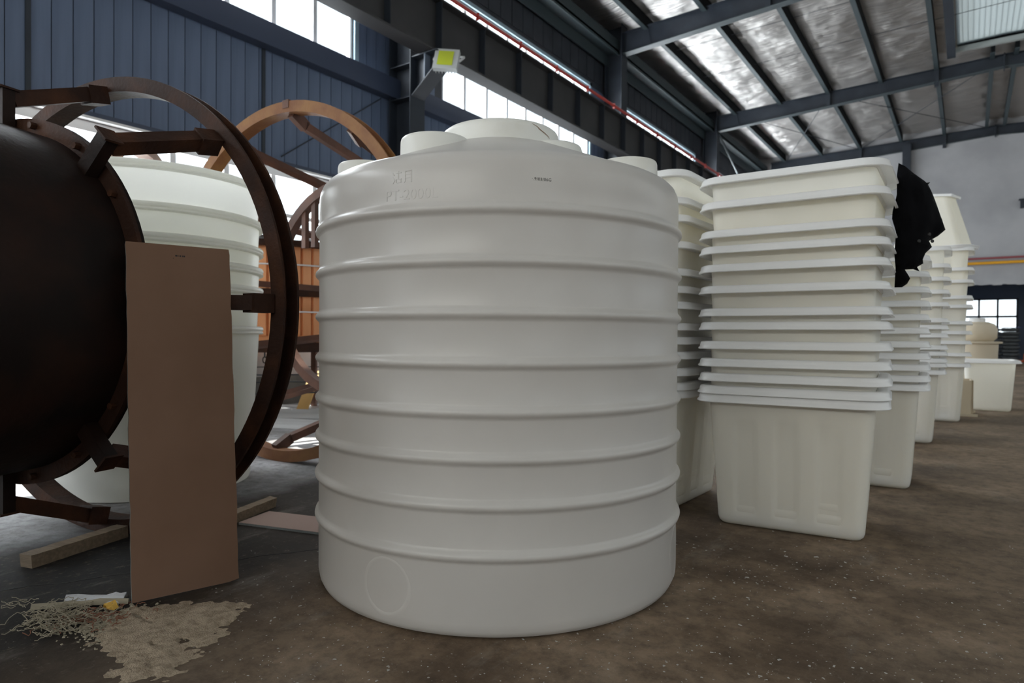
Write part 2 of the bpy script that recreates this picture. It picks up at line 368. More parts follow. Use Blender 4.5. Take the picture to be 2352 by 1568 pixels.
# gable wall at the far end with an opening into the next room
m = MB(); m.box(-7.12, -0.9, 27.2, 27.4, 0, 8.5); m.box(4.2, 8.42, 27.2, 27.4, 0, 8.5); m.box(-0.9, 4.2, 27.2, 27.4, 2.70, 8.5)
wb = struct('wall_back', m, 'whitewall', 'white far gable wall with a dark opening at its foot', 'wall')
m = MB()
for i in range(40):
    x = -0.9 + i * 0.128; m.box(x, x + 0.128, 27.16, 27.21, 2.70 - random.uniform(0.0, 0.06), 2.80)
part('torn_lining', m, 'whitewall', wb)
m = MB(); m.box(-0.9, 4.2, 33.1, 33.25, 0, 1.05); m.box(-0.9, 4.2, 33.1, 33.25, 2.50, 3.2); m.box(-0.9, -0.3, 33.1, 33.25, 1.05, 2.5); m.box(1.62, 4.2, 33.1, 33.25, 1.05, 2.5)
m.box(-1.0, -0.9, 27.4, 33.25, 0, 3.2); m.box(4.2, 4.3, 27.4, 33.25, 0, 3.2); m.box(-1.0, 4.3, 27.4, 33.25, 3.1, 3.2)
struct('wall_annex', m, 'bluewall', 'blue-grey wall of the room beyond the gable opening', 'wall')
fr = MB(); fr.box(-0.3, 1.62, 33.12, 33.2, 1.05, 1.12); fr.box(-0.3, 1.62, 33.12, 33.2, 2.44, 2.5); fr.box(-0.3, 1.62, 33.12, 33.2, 1.72, 1.80)
for x in (-0.3, 0.3, 0.92, 1.55): fr.box(x, x + 0.07, 33.12, 33.2, 1.05, 2.5)
wf = struct('window_%d' % wi, fr, 'steel', 'small bright window in the room beyond the far wall', 'window')
for x in (-0.23, 0.37, 0.99):
    for z0, z1 in ((1.12, 1.72), (1.80, 2.44)):
        q = MB(); q.box(x, x + 0.55, 33.155, 33.163, z0, z1); part('pane', q, 'glass', wf)
# wall behind the camera; its high window band is added for frontal light
m = MB(); m.box(-7.12, 8.42, -13.85, -13.7, 0, 4.55); m.box(-7.12, 8.42, -13.85, -13.7, 6.45, 8.5); m.box(-7.12, -5.6, -13.85, -13.7, 4.55, 6.45); m.box(7.0, 8.42, -13.85, -13.7, 4.55, 6.45)
struct('wall_front', m, 'darkpanel', 'dark steel wall behind the camera', 'wall')
fr = MB(); fr.box(-5.6, 7.0, -13.82, -13.74, 4.55, 4.61); fr.box(-5.6, 7.0, -13.82, -13.74, 6.39, 6.45)
for q in range(11): fr.box(-5.6 + q * 1.255, -5.55 + q * 1.255, -13.82, -13.74, 4.55, 6.45)
wg = struct('window_40', fr, 'alu', 'added high window band behind the camera, for frontal light', 'window')
for q in range(10):
    g_ = MB(); g_.box(-5.55 + q * 1.255, -4.345 + q * 1.255, -13.785, -13.779, 4.61, 6.39); part('pane', g_, 'glass', wg)

# roof: wrinkled foil insulation with skylight openings over the ridge
SKY = [(-5.6, 0.0 - 0.9), (1.2, 5.9), (8.0, 12.7), (14.9, 19.9)]
NX, NY = 96, 330
def in_sky(x, yv): return (-0.32 < x < RIDGE * 2 + 0.32) and any(a < yv < b for a, b in SKY)
rm = MB(); xs = [-7.1 + (8.42 + 7.1) * i / NX for i in range(NX + 1)]; ys = [-13.8 + (27.3 + 13.8) * j / NY for j in range(NY + 1)]
PURL = [-5.97, -4.65, -3.35, -2.04, -0.76, 0.42, 0.90, 2.08, 3.36, 4.67, 5.97, 7.29]
for x in xs:
    for yv in ys:
        d = min(abs(x - p) for p in PURL + [-7.1, 8.42])
        rm.v.append((x, yv, roof_z(x) - 0.035 * min(1, d / 0.5) + 0.035 * noise.noise(Vector((x * 1.6, yv * 2.6, 0))) + 0.014 * noise.noise(Vector((x * 3.0, yv * 11.0, 3)))))
for i in range(NX):
    for j in range(NY):
        if in_sky((xs[i] + xs[i + 1]) / 2, (ys[j] + ys[j + 1]) / 2): continue
        k = i * (NY + 1) + j; rm.f.append((k, k + NY + 1, k + NY + 2, k + 1))
ceiling = struct('ceiling', rm, 'foil', 'silver foil-lined sloping roof of the hall', 'ceiling', smooth=True)
deck = MB()
for x0, x1 in ((-7.15, -0.32), (1.64, 8.45)): deck.box(x0, x1, -13.9, 27.4, 8.36, 8.42)
prev = -13.9
for a, b in SKY + [(27.4, 27.4)]: deck.box(-0.32, 1.64, prev, a, 8.36, 8.42); prev = b
part('roof_deck', deck, 'darkpanel', ceiling)
for q, (a, b) in enumerate(SKY):
    sk = MB(); n = 20
    for i in range(n):
        x = -0.4 + i * 0.106; z = 8.30 - 0.03 * abs(x + 0.05 - RIDGE)
        sk.box(x, x + 0.098, a - 0.1, b + 0.1, z, z + 0.004); sk.box(x + 0.098, x + 0.106, a - 0.1, b + 0.1, z - 0.018, z + 0.006)
    s_ = struct('window_%d' % (wi + 1 + q), sk, 'skylight', ['ridge skylight behind the camera', 'ridge skylight overhead', 'ridge skylight in front overhead', 'pale ribbed ridge skylight above the bin stacks'][q], 'skylight')
    cb = MB(); zc = 8.06
    for yy in (a, b): cb.box(-0.34, 1.66, yy - 0.05, yy + 0.05, zc, zc + 0.12)
    c2 = MB(); c2.box(-0.52, -0.34, a, b, 7.93, 8.2); part('side_curb', c2, 'steel', s_)
    part('curb', cb, mat('curb_paint', (0.30, 0.32, 0.31), 0.6), s_)
# purlins
for i, x in enumerate(PURL[:8]):
    zt = roof_z(x) - 0.03
    lab = (['first', 'second', 'third', 'fourth', 'fifth'][i] + ' dark roof purlin from the window wall') if i < 5 else ['left purlin of the pair under the roof ridge', 'right purlin of the pair under the roof ridge', 'roof purlin just beyond the ridge'][i - 5]
    t = thing('roof_purlin', lab, 'purlin', (0, 0, 0), group='roof purlins')
    runs = [(-6.6, 27.1)] if i not in (5, 6) else [(-6.6, -5.7), (-0.8, 1.1), (6.0, 7.9), (12.8, 14.8), (20.0, 27.1)]
    for y0, y1 in runs:
        m = MB(); low = MB(); m.box(x - 0.035, x + 0.035, y0, y1, zt - 0.012, zt); m.box(x - 0.035, x + 0.045, y0, y1, zt - 0.26, zt); low.box(x - 0.055, x + 0.045, y0, y1, zt - 0.27, zt - 0.26); part('web', m, 'purlinweb', t); part('bottom_flange', low, 'teal', t)
    for yy in [v + 0.05 for v in (FRAMES[3], FRAMES[4], FRAMES[5])]: pass
eave = MB(); eave.box(-6.93, -6.62, -6.6, 27.1, 7.35, 7.40); eave.box(-6.93, -6.90, -6.6, 27.1, 7.10, 7.40); eave.box(-6.65, -6.62, -6.6, 27.1, 7.30, 7.62)
tag(part('eave_strut', eave, 'teal'), 'dark eave strut running along the top of the window wall', 'beam')
# portal frames
NMF = ['overhead behind', 'overhead', 'nearest visible', 'second visible', 'third visible', 'at the far gable']
for i, yf in enumerate(FRAMES[1:]):
    t = thing('roof_rafter', 'navy steel roof rafter, ' + ['behind the camera', 'overhead beside the camera', 'over the white tank, mostly out of view', 'nearest one in view above the tank', 'middle one in view over the bin stacks', 'farthest one against the gable wall'][i], 'rafter', (0, yf, 0), group='roof rafters')
    for sgn in (-1, 1):
        xo = XL + 0.5 if sgn < 0 else XR - 0.5
        def zt(x): return roof_z(x) - 0.26
        pts = []
        m = MB(); xs_ = [xo, RIDGE]; zb = [7.28, 7.66]
        for (yy0, yy1, off0, off1) in ((-0.10, 0.10, 0, 0.016),):
            m.add([(xs_[0], yy0, zb[0]), (xs_[1], yy0, zb[1]), (xs_[1], yy0, zb[1] + 0.014), (xs_[0], yy0, zb[0] + 0.014),
                   (xs_[0], yy1, zb[0]), (xs_[1], yy1, zb[1]), (xs_[1], yy1, zb[1] + 0.014), (xs_[0], yy1, zb[0] + 0.014)],
                  [(0, 1, 2, 3), (4, 7, 6, 5), (0, 4, 5, 1), (3, 2, 6, 7), (0, 3, 7, 4), (1, 5, 6, 2)])
        part('bottom_flange', m, 'teal', t)
        m = MB(); yy0, yy1 = -0.006, 0.006
        m.add([(xs_[0], yy0, zb[0]), (xs_[1], yy0, zb[1]), (xs_[1], yy0, zt(xs_[1])), (xs_[0], yy0, zt(xs_[0])),
               (xs_[0], yy1, zb[0]), (xs_[1], yy1, zb[1]), (xs_[1], yy1, zt(xs_[1])), (xs_[0], yy1, zt(xs_[0]))],
              [(0, 1, 2, 3), (4, 7, 6, 5), (0, 4, 5, 1), (3, 2, 6, 7), (0, 3, 7, 4), (1, 5, 6, 2)])
        part('web', m, 'steel', t)
        m = MB(); yy0, yy1 = -0.10, 0.10; a_, b_ = zt(xs_[0]), zt(xs_[1])
        m.add([(xs_[0], yy0, a_), (xs_[1], yy0, b_), (xs_[1], yy0, b_ + .014), (xs_[0], yy0, a_ + .014), (xs_[0], yy1, a_), (xs_[1], yy1, b_), (xs_[1], yy1, b_ + .014), (xs_[0], yy1, a_ + .014)],
              [(0, 1, 2, 3), (4, 7, 6, 5), (0, 4, 5, 1), (3, 2, 6, 7), (0, 3, 7, 4), (1, 5, 6, 2)])
        part('top_flange', m, 'steel', t)
    m = MB(); m.box(RIDGE - 0.012, RIDGE + 0.012, -0.10, 0.10, 7.60, 8.0); part('ridge_plate', m, 'steel', t)
    for px_ in (-3.35, -0.76):
        m = MB(); m.box(px_ - 0.05, px_ + 0.05, -0.09, -0.006, 7.30 + (px_ - xs_[0]) * 0 + 0.16, 7.95); part('stiffener', m, 'steel', t)
for i, yf in enumerate(FRAMES[1:6]):
    for sgn, X in ((-1, XL), (1, XR)):
        if sgn > 0 and i > 3: pass
        s = 1 if sgn < 0 else -1
        lab = 'navy steel column ' + (['behind the camera', 'left of the rusty moulds', 'behind the floodlight', 'between the two upper window bands', 'farthest along the window wall'][i] if sgn < 0 else 'on the right wall, ' + ['first', 'second', 'third', 'fourth', 'fifth'][i] + ' from the door end')
        t = thing('steel_column', lab, 'column', (X, yf, 0), group='steel columns')
        m = MB(); xs2 = sorted((s * 0.08, s * 0.095)); m.box(xs2[0], xs2[1], -0.15, 0.15, 0, 7.95); part('outer_flange', m, 'steel', t)
        m = MB(); xs2 = sorted((s * 0.485, s * 0.50)); m.box(xs2[0], xs2[1], -0.15, 0.15, 0, 7.95); part('inner_flange', m, 'steel', t)
        m = MB(); xs2 = sorted((s * 0.095, s * 0.485)); m.box(xs2[0], xs2[1], -0.006, 0.006, 0, 7.95); part('web', m, 'steel', t)
        for z in (4.25, 4.72):
            m = MB(); m.box(xs2[0], xs2[1], -0.14, 0.14, z, z + 0.014); part('stiffener', m, 'steel', t)
        if sgn < 0:     # bracket carrying the crane beam
            m = MB(); m.add([(0.50, -0.008, 4.28), (0.95, -0.008, 4.62), (0.95, -0.008, 4.80), (0.50, -0.008, 4.80), (0.50, 0.008, 4.28), (0.95, 0.008, 4.62), (0.95, 0.008, 4.80), (0.50, 0.008, 4.80)],
                            [(0, 1, 2, 3), (4, 7, 6, 5), (0, 4, 5, 1), (3, 2, 6, 7), (0, 3, 7, 4), (1, 5, 6, 2)])
            br = part('bracket', m, 'steel', t)
            m = MB(); m.bar((0.50, 0, 4.26), (0.97, 0, 4.615), 0.26, 0.014); part('bracket_flange', m, 'steel', br)
            m = MB(); m.box(0.50, 0.97, -0.13, 0.13, 4.80, 4.815); part('bracket_seat', m, 'steel', br)
            m = MB(); m.box(0.74, 0.752, -0.13, 0.13, 4.46, 4.80); part('bracket_stiffener', m, mat('bracket_grey_%d' % i, (0.12, 0.15, 0.20), 0.5), br)
# crane runway beam
t = thing('crane_beam', 'long dark crane runway beam crossing in front of the windows', 'beam', (-6.25, 0, 4.86))
m = MB(); m.box(-0.13, 0.13, -6.7, 27.0, -0.03, 0.0); part('bottom_flange', m, mat('beam_flange_paint', (0.036, 0.034, 0.036), 0.6), t)
m = MB(); m.box(-0.006, 0.006, -6.7, 27.0, 0, 0.72); part('web', m, 'beam', t)
m = MB(); m.box(-0.13, 0.13, -6.7, 27.0, 0.72, 0.745); part('top_flange', m, 'beam', t)
m = MB(); m.box(-0.03, 0.03, -6.7, 27.0, 0.745, 0.80); part('rail', m, 'steel', t)
sm_ = MB(); sm_.box(0.006, 0.12, -0.005, 0.005, 0.0, 0.72); se = sm_.mesh('stiffener')
for j in range(26): obj('stiffener', se, M['steel'], t, (0, 1.0 + j * 1.0, 0))
t = thing('red_conduit', 'thin red conduit pipe along the top of the crane beam', 'pipe', (-6.10, 0, 5.665))
part('pipe', MB().tube([(0, -6, 0), (0, 27, 0)], 0.028, 8), 'redpipe', t, True)
cm = MB(); cm.box(-0.012, 0.034, -0.010, 0.010, -0.07, 0.034); ce = cm.mesh('pipe_clip')
for j in range(22): obj('pipe_clip', ce, M['redpipe'], t, (0, 2 + j * 1.15, 0))
# rods
def rod(a, b, r, lab, m='steel'): return tag(part('brace_rod', MB().tube([a, b], r, 6), m), lab, 'rod', 'bracing rods')
rod((-6.93, 4.95, 3.05), (-6.93, 6.6, 4.25), 0.008, 'thin diagonal rod against the blue wall above the orange ring')
rod((-5.9, 20.6, 7.72), (-3.4, 27.0, 7.80), 0.010, 'roof bracing rod rising from the middle rafter near the window wall')
rod((-3.4, 20.6, 7.76), (-5.9, 27.0, 7.70), 0.010, 'roof bracing rod falling towards the window wall in the last bay')
rod((-3.3, 20.6, 7.80), (0.5, 27.0, 7.88), 0.010, 'roof bracing rod rising towards the ridge in the last bay')
rod((0.5, 20.6, 7.88), (-3.3, 27.0, 7.80), 0.010, 'roof bracing rod falling from the ridge in the last bay')
for j, yv in enumerate((15.4, 17.4)):
    rod((-6.0, yv, 7.86), (2.0, yv, 8.05), 0.007, ['front', 'rear'][j] + ' sag rod strung across the purlins under the skylight')
rod((-0.3, 15.0, 8.06), (2.0, 18.6, 8.02), 0.016, 'rust-speckled brace crossing the pale skylight', 'rust')
rod((-6.5, 20.55, 7.25), (-6.5, 24.0, 5.9), 0.03, 'pale strut leaning at the far window-wall column', 'teal')
for j, (x, yv) in enumerate(((-5.97, 13.66), (-5.97, 20.46))):
    rod((x, yv, 7.95), (x + 0.12, yv, 7.36), 0.008, 'short flange brace at the foot of the ' + ['nearest', 'middle'][j] + ' visible rafter')
# gable items
t = MB(); t.box(-2.0, -1.74, 26.98, 27.15, 0, 7.72)
tag(part('gable_post', t, 'steel'), 'dark steel post on the white far wall', 'column')
tag(part('wall_pipe', MB().tube([(-3, 27.1, 3.40), (8, 27.1, 3.40)], 0.05, 10), 'yellow', smooth=True), 'yellow pipe running across the far white wall', 'pipe', 'pipes on the far wall')
tag(part('wall_pipe', MB().tube([(-3, 27.12, 3.56), (8, 27.12, 3.56)], 0.035, 10), 'maroon', smooth=True), 'maroon pipe just above the yellow pipe', 'pipe', 'pipes on the far wall')
t = thing('wall_box', 'small dark box high on the far white wall', 'box', (1.50, 27.2, 5.15))
m = MB(); m.box(-0.16, 0.16, -0.16, 0, 0, 0.26); part('case', m, 'steel', t)
m = MB(); m.box(-0.20, 0.20, -0.19, 0, 0.26, 0.29); part('hood', m, 'steel', t)
# floodlight on the column bracket
t = thing('floodlight', 'grey square floodlight with yellow face on the column bracket', 'lamp', (-5.93, 6.86, 4.665), rot=(math.radians(-14), math.radians(6), math.radians(28)))
m = MB(); m.box(-0.17, 0.17, 0.0, 0.06, -0.15, 0.15); part('housing', m, 'lampbody', t)
m = MB(); m.box(-0.17, 0.17, -0.02, 0.0, -0.15, 0.15); m.box(-0.14, 0.14, 0.06, 0.10, -0.12, 0.12); part('bezel', m, 'lampbody', t)
m = MB(); m.box(-0.115, 0.10, -0.026, -0.018, -0.10, 0.115); part('lamp_face', m, 'lampface', t)
m = MB()
for q in range(7): m.box(-0.15 + q * 0.045, -0.145 + q * 0.045, 0.06, 0.12, -0.14, 0.14)
part('cooling_fin', m, 'lampbody', t)
m = MB(); m.bar((-0.185, 0.02, 0), (-0.205, 0.16, 0.17), 0.012, 0.03); m.bar((0.185, 0.02, 0), (0.205, 0.16, 0.17), 0.012, 0.03); m.bar((-0.205, 0.16, 0.17), (0.205, 0.16, 0.17), 0.03, 0.012); part('yoke', m, 'alu', t)

# ------------------------------------------------------------------ the white tank
TX, TY = -1.481, 2.032
tank = thing('water_tank', 'large white ribbed plastic water tank with dome top in the foreground', 'tank', (TX, TY, 0), YAW)
BEADS = [0.243, 0.386, 0.520, 0.654, 0.794, 0.937, 1.086, 1.236]
RT = 0.665
prof = [(0, 0.0), (0.45, 0.0), (0.635, 0.002), (0.652, 0.010), (0.660, 0.026), (0.6645, 0.05)]
for zb in BEADS:
    for dz, dr in ((-0.024, 0.0), (-0.018, 0.0015), (-0.013, 0.006), (-0.007, 0.0115), (0, 0.0135), (0.007, 0.0115), (0.013, 0.006), (0.018, 0.0015), (0.024, 0.0)):
        prof.append((RT + dr, zb + dz))
prof += [(0.665, 1.30), (0.665, 1.345), (0.662, 1.368), (0.654, 1.387), (0.641, 1.401), (0.624, 1.411), (0.600, 1.420), (0.56, 1.434), (0.26, 1.558), (0.235, 1.566), (0.0, 1.57)]
part('body', MB().lathe(prof, 160), 'tank', tank, True, math.radians(60))
lid = part('manhole_neck', MB().lathe([(0.226, 1.54), (0.223, 1.575), (0.219, 1.600), (0.222, 1.618), (0.220, 1.632), (0.210, 1.640), (0.17, 1.643), (0.0, 1.646)], 96), 'tanklid', tank, True, math.radians(60))
m = MB(); pts = [(-1.02 + 0.085 * i + 0.02 * math.sin(i * 2.1), 1.628 - 0.007 * i) for i in range(6)]
m.tube([(0.2215 * math.cos(a), 0.2215 * math.sin(a), z) for a, z in pts], [0.0006, 0.0016, 0.002, 0.0016, 0.001, 0.0005], 6)
part('stain', m, 'stain', lid)
def pad(nm, x, yv, z, r, r2=None):
    r2 = r2 or r * 1.03
    p = MB().lathe([(r2, z - 0.16), (r * 1.005, z - 0.012), (r * 0.985, z - 0.004), (r * 0.955, z), (0, z + 0.001)], 48, (x, yv, 0))
    return part(nm, p, 'tanklid', tank, True, math.radians(50))
pad('inlet_pad', -0.222, -0.226, 1.552, 0.120); pad('inlet_pad', 0.470, -0.10, 1.510, 0.108); pad('inlet_pad', -0.525, 0.06, 1.535, 0.11); pad('inlet_pad', 0.185, -0.070, 1.572, 0.120, 0.165)
for ang in (-119, -21):          # faint moulded outlet circles near the foot, following the curved wall
    a0_ = math.radians(ang); mb = MB(); pr = ((0.092, -0.0008), (0.086, 0.0005), (0.081, 0.0005), (0.075, -0.0008)); n_ = 48
    for k in range(n_):
        th = 2 * PI * k / n_
        for r_, h_ in pr:
            an = a0_ + r_ * math.cos(th) / RT; mb.v.append(((RT + h_) * math.cos(an), (RT + h_) * math.sin(an), 0.128 + r_ * math.sin(th)))
        for q in range(3): mb.f.append((k * 4 + q, ((k + 1) % n_) * 4 + q, ((k + 1) % n_) * 4 + q + 1, k * 4 + q + 1))
    part('outlet_ring', mb, 'tank', tank, True)
def wrap_text(body, size, ang0, z, r, extr, name, mtl, parent, slant=0.0, spacing=1.0):
    cu = bpy.data.curves.new(name, 'FONT'); cu.body = body; cu.size = size; cu.extrude = extr; cu.resolution_u = 3; cu.space_character = spacing
    tmp = bpy.data.objects.new(name, cu); COL.objects.link(tmp)
    bpy.context.view_layer.update(); me = bpy.data.meshes.new_from_object(tmp.evaluated_get(bpy.context.evaluated_depsgraph_get()))
    bpy.data.objects.remove(tmp)
    bm = bmesh.new(); bm.from_mesh(me); bmesh.ops.subdivide_edges(bm, edges=[e for e in bm.edges if e.calc_length() > 0.02], cuts=2); bmesh.ops.triangulate(bm, faces=bm.faces); bm.to_mesh(me); bm.free()
    for v in me.vertices:
        a = ang0 + v.co.x / r; rr = r + v.co.z
        v.co = (rr * math.cos(a), rr * math.sin(a), z + v.co.y + slant * v.co.x)
    return obj(name, me, M[mtl], parent)
wrap_text('PT-2000L', 0.045, math.radians(-90 - 29.5), 1.268, RT, 0.0006, 'embossed_lettering', 'tank', tank)
em = MB()
def stroke(x0, y0, x1, y1):
    for i in range(4):
        a, b = i / 4, (i + 1) / 4
        def P(t):
            an = math.radians(-90 - 27.2) + (x0 + (x1 - x0) * t) / RT; return (RT * math.cos(an), RT * math.sin(an), 1.318 + y0 + (y1 - y0) * t)
        em.bar(P(a), P(b), 0.0014, 0.0030)
for q in ((0, .03, .006, .024), (0, .018, .006, .012), (0, 0, .008, .01), (.012, .03, .03, .03), (.021, .034, .021, .012), (.012, .012, .032, .012), (.014, .002, .014, .012), (.03, .002, .03, .012), (.014, .002, .03, .002),
          (.045, .034, .045, .008), (.045, .008, .040, 0), (.045, .034, .065, .034), (.065, .034, .065, 0), (.045, .024, .065, .024), (.045, .014, .065, .014)): stroke(*q)
part('embossed_characters', em, 'tank', tank)
wrap_text('·.9/03/06G', 0.0128, math.radians(-90 + 8.9), 1.316, RT + 0.0003, 0.0003, 'printed_date', 'ink', tank, slant=-0.02, spacing=1.05)

# ------------------------------------------------------------------ plastic bins
def perimeter(a, b, rc, nl=44, ns=20, nc=8):
    pts = []
    def side(p, q, n):
        for i in range(n): t = i / n; pts.append(((p[0] + (q[0] - p[0]) * t, p[1] + (q[1] - p[1]) * t), nrm))
    def corner(cx, cy, a0):
        for i in range(nc): t = a0 + PI / 2 * i / nc; pts.append(((cx + rc * math.cos(t), cy + rc * math.sin(t)), (math.cos(t), math.sin(t))))
    nrm = (0, -1); side((-a + rc, -b), (a - rc, -b), nl); corner(a - rc, -b + rc, -PI / 2)
    nrm = (1, 0); side((a, -b + rc), (a, b - rc), ns); corner(a - rc, b - rc, 0)
    nrm = (0, 1); side((a - rc, b), (-a + rc, b), nl); corner(-a + rc, b - rc, PI / 2)
    nrm = (-1, 0); side((-a, b - rc), (-a, -b + rc), ns); corner(-a + rc, -b + rc, PI)
    return pts
def sm(e0, e1, x): t = max(0, min(1, (x - e0) / (e1 - e0))); return t * t * (3 - 2 * t)
def bin_meshes(a0, a1, b0, b1, h, tag_, flutes=True):
    zs = [0.0, 0.0, 0.004, 0.014, 0.030, 0.055, 0.070, 0.085, 0.10, 0.2, 0.3, 0.4, 0.47, 0.49, 0.51, h - 0.03, h - 0.012]
    ins = [0.10, 0.030, 0.014, 0.004, 0.0] + [0] * 12
    N = None; rings = []
    def ring(z, inset, wall=0.0):
        t = z / h; a, b = a0 + (a1 - a0) * t, b0 + (b1 - b0) * t
        per = perimeter(a, b, 0.055); out = []
        for (x, yv), (nx, ny) in per:
            d = -inset - wall
            if flutes and abs(ny) > 0.99 and 0.05 < z < 0.51:
                for fx in (-0.175, -0.005, 0.170):
                    d -= 0.007 * sm(0.050, 0.040, abs(x - fx)) * sm(0.052, 0.075, z) * (1 - sm(0.47, 0.505, z))
            out.append(Vector((x + nx * d, yv + ny * d, z)))
        return out
    outer = [ring(z, i) for z, i in zip(zs, ins)]
    inner = [ring(max(z, 0.003), i, 0.0030) for z, i in zip(zs, ins)][1:]
    for r in inner: r[:] = [v + Vector((0, 0, 0.003 if v.z < 0.01 else 0)) for v in r]
    mb = MB(); allr = outer + []
    def loft(rs):
        n = len(rs[0]); k = len(mb.v)
        mb.v += [tuple(v) for r in rs for v in r]
        for i in range(len(rs) - 1):
            for j in range(n): mb.f.append((k + i * n + j, k + i * n + (j + 1) % n, k + (i + 1) * n + (j + 1) % n, k + (i + 1) * n + j))
        mb.f.append(tuple(reversed(range(k, k + n))))
    loft(outer)
    body = mb.mesh('bin_body' + tag_, True, math.radians(50)); body.materials.append(M['bin'])
    prof = [(-0.004, h - 0.030), (-0.003, h - 0.006), (0.002, h), (0.036, h), (0.044, h - 0.004), (0.047, h - 0.013), (0.049, h - 0.023), (0.055, h - 0.029), (0.056, h - 0.034), (0.053, h - 0.037), (0.044, h - 0.036), (0.038, h - 0.010), (0.004, h - 0.009), (0.001, h - 0.030)]
    rb = MB(); per = perimeter(a1, b1, 0.055, 22, 12, 8); n = len(per); P = len(prof)
    for (x, yv), (nx, ny) in per:
        for d, z in prof: rb.v.append((x + nx * d, yv + ny * d, z))
    for j in range(n):
        for i in range(P): rb.f.append((j * P + i, ((j + 1) % n) * P + i, ((j + 1) % n) * P + (i + 1) % P, j * P + (i + 1) % P))
    rim = rb.mesh('bin_rim' + tag_, True, math.radians(45)); rim.materials.append(M['binrim'])
    return body, rim
BINH = 0.612
BODY, RIM = bin_meshes(0.306, 0.345, 0.212, 0.255, BINH, '')
def bin_at(loc, rz, label, group, rot=None, dx=0.0):
    t = thing('plastic_bin', label, 'bin', loc, rz, group, rot)
    obj('body', BODY, None, t); obj('rim', RIM, None, t)
    return t
def stack(cx, cy, rz, offs, where, twist=0.0, lean=(0, 0), group=None):
    n = len(offs); r = random.Random(int(cx * 1000) + 5)
    for i, dz in enumerate(offs):
        t = i / max(1, n - 1)
        if i == 0: which = 'lowest'
        elif i == n - 1: which = 'topmost'
        elif i == n - 2: which = 'second from the top'
        elif i == n - 3: which = 'third from the top'
        else: which = ORD[i] + ' from the floor'
        lab = ('topmost white plastic bin, open, of ' if i == n - 1 else 'lowest white plastic bin with its whole side showing, of ' if i == 0 else 'white plastic bin, %s, of ' % which) + where
        bin_at((cx + lean[0] * t + r.uniform(-.0015, .0015), cy + lean[1] * t + r.uniform(-.0015, .0015), dz + (0.0)), rz + twist * t + r.uniform(-.002, .002), lab, group)
D = math.radians
stack(-0.677, 3.307, D(5.3), [0, .038, .096, .163, .243, .331, .393, .497, .595, .68, .753, .886, 1.0], 'the near stack with the jacket', D(-4.6), (0.012, 0.0), 'bins of the near stack')
stack(-1.405, 3.42, D(87), [0, .038, .108, .189, .261, .329, .432, .509, .593, .725, .854, .939, 1.073], 'the stack close behind the tank', D(1), (0, 0), 'bins of the stack behind the tank')
stack(-0.583, 4.57, D(2), [0, .051, .114, .177, .244, .322, .397, .474, .552, .64, .73], 'the second stack from the front', 0, (0, 0), 'bins of the second row stack')
stack(-0.550, 6.60, D(1), [0, .06, .098, .155, .204, .302, .369, .425, .555, .657, .762, .868, 1.008], 'the third stack from the front', 0, (0.03, 0), 'bins of the third row stack')
stack(-0.375, 8.43, D(0), [0, .111, .236, .338, .44, .609, .703, .867, .992, 1.196], 'the last tall stack', 0, (0.02, 0), 'bins of the last stack')
FB, FR = bin_meshes(0.19, 0.335, 0.16, 0.25, 0.575, '_flared', False)
t = thing('flared_bin', 'white flared bin turned upside down on the last tall stack', 'bin', (-0.345, 8.43, 1.196 + BINH + 0.580), group='bins of the last stack', rot=(PI + D(3), D(0), D(-12)))
obj('body', FB, None, t); obj('rim', FR, None, t)
lp = MB(); lp.box(-0.225, 0.225, -0.19, 0.19, -0.028, -0.004, Matrix.Rotation(D(-7), 3, 'Y')); part('base_lip', lp, 'binrim', t)
bin_at((0.205, 10.06, 0), D(91), 'single white plastic bin alone on the floor at the right', 'single bins')
# small tilted container lying on the third stack
t = thing('cream_tub', 'cream round plastic tub behind the single bin', 'tub', (0.10, 12.0, 0))
part('shell', MB().lathe([(0, 0), (0.21, 0), (0.23, 0.02), (0.265, 0.80), (0.255, 0.80), (0.22, 0.03), (0, 0.02)], 40), 'cream', t, True)
part('rim', MB().lathe([(0.262, 0.795), (0.31, 0.80), (0.312, 0.825), (0.255, 0.83)], 40, close=True), 'cream', t, True)
t = thing('cream_jug', 'rounded cream container standing on the cream tub', 'container', (0.10, 12.0, 0.831))
part('shell', MB().lathe([(0, 0), (0.20, 0), (0.245, 0.05), (0.25, 0.18), (0.22, 0.25), (0.14, 0.285), (0, 0.29)], 40), 'cream', t, True)
part('cap', MB().lathe([(0, 0.28), (0.10, 0.28), (0.105, 0.33), (0.09, 0.345), (0, 0.345)], 24), 'binrim', t, True)
t = thing('cream_crate', 'low cream plastic crate half hidden behind the last stack', 'crate', (-0.10, 9.15, 0), 0.05)
m = MB(); m.box(-0.16, 0.14, -0.2, 0.2, 0.0, 0.02)
for q in ((-0.16, -0.14, -0.2, 0.2), (0.12, 0.14, -0.2, 0.2), (-0.16, 0.14, -0.2, -0.18), (-0.16, 0.14, 0.18, 0.2)): m.box(*q, 0.0, 0.40)
part('shell', m, 'cream', t)
m = MB(); m.box(-0.20, 0.18, -0.24, -0.20, 0.0, 0.025); m.box(-0.20, 0.18, 0.20, 0.24, 0.0, 0.025); part('foot', m, 'cream', t)

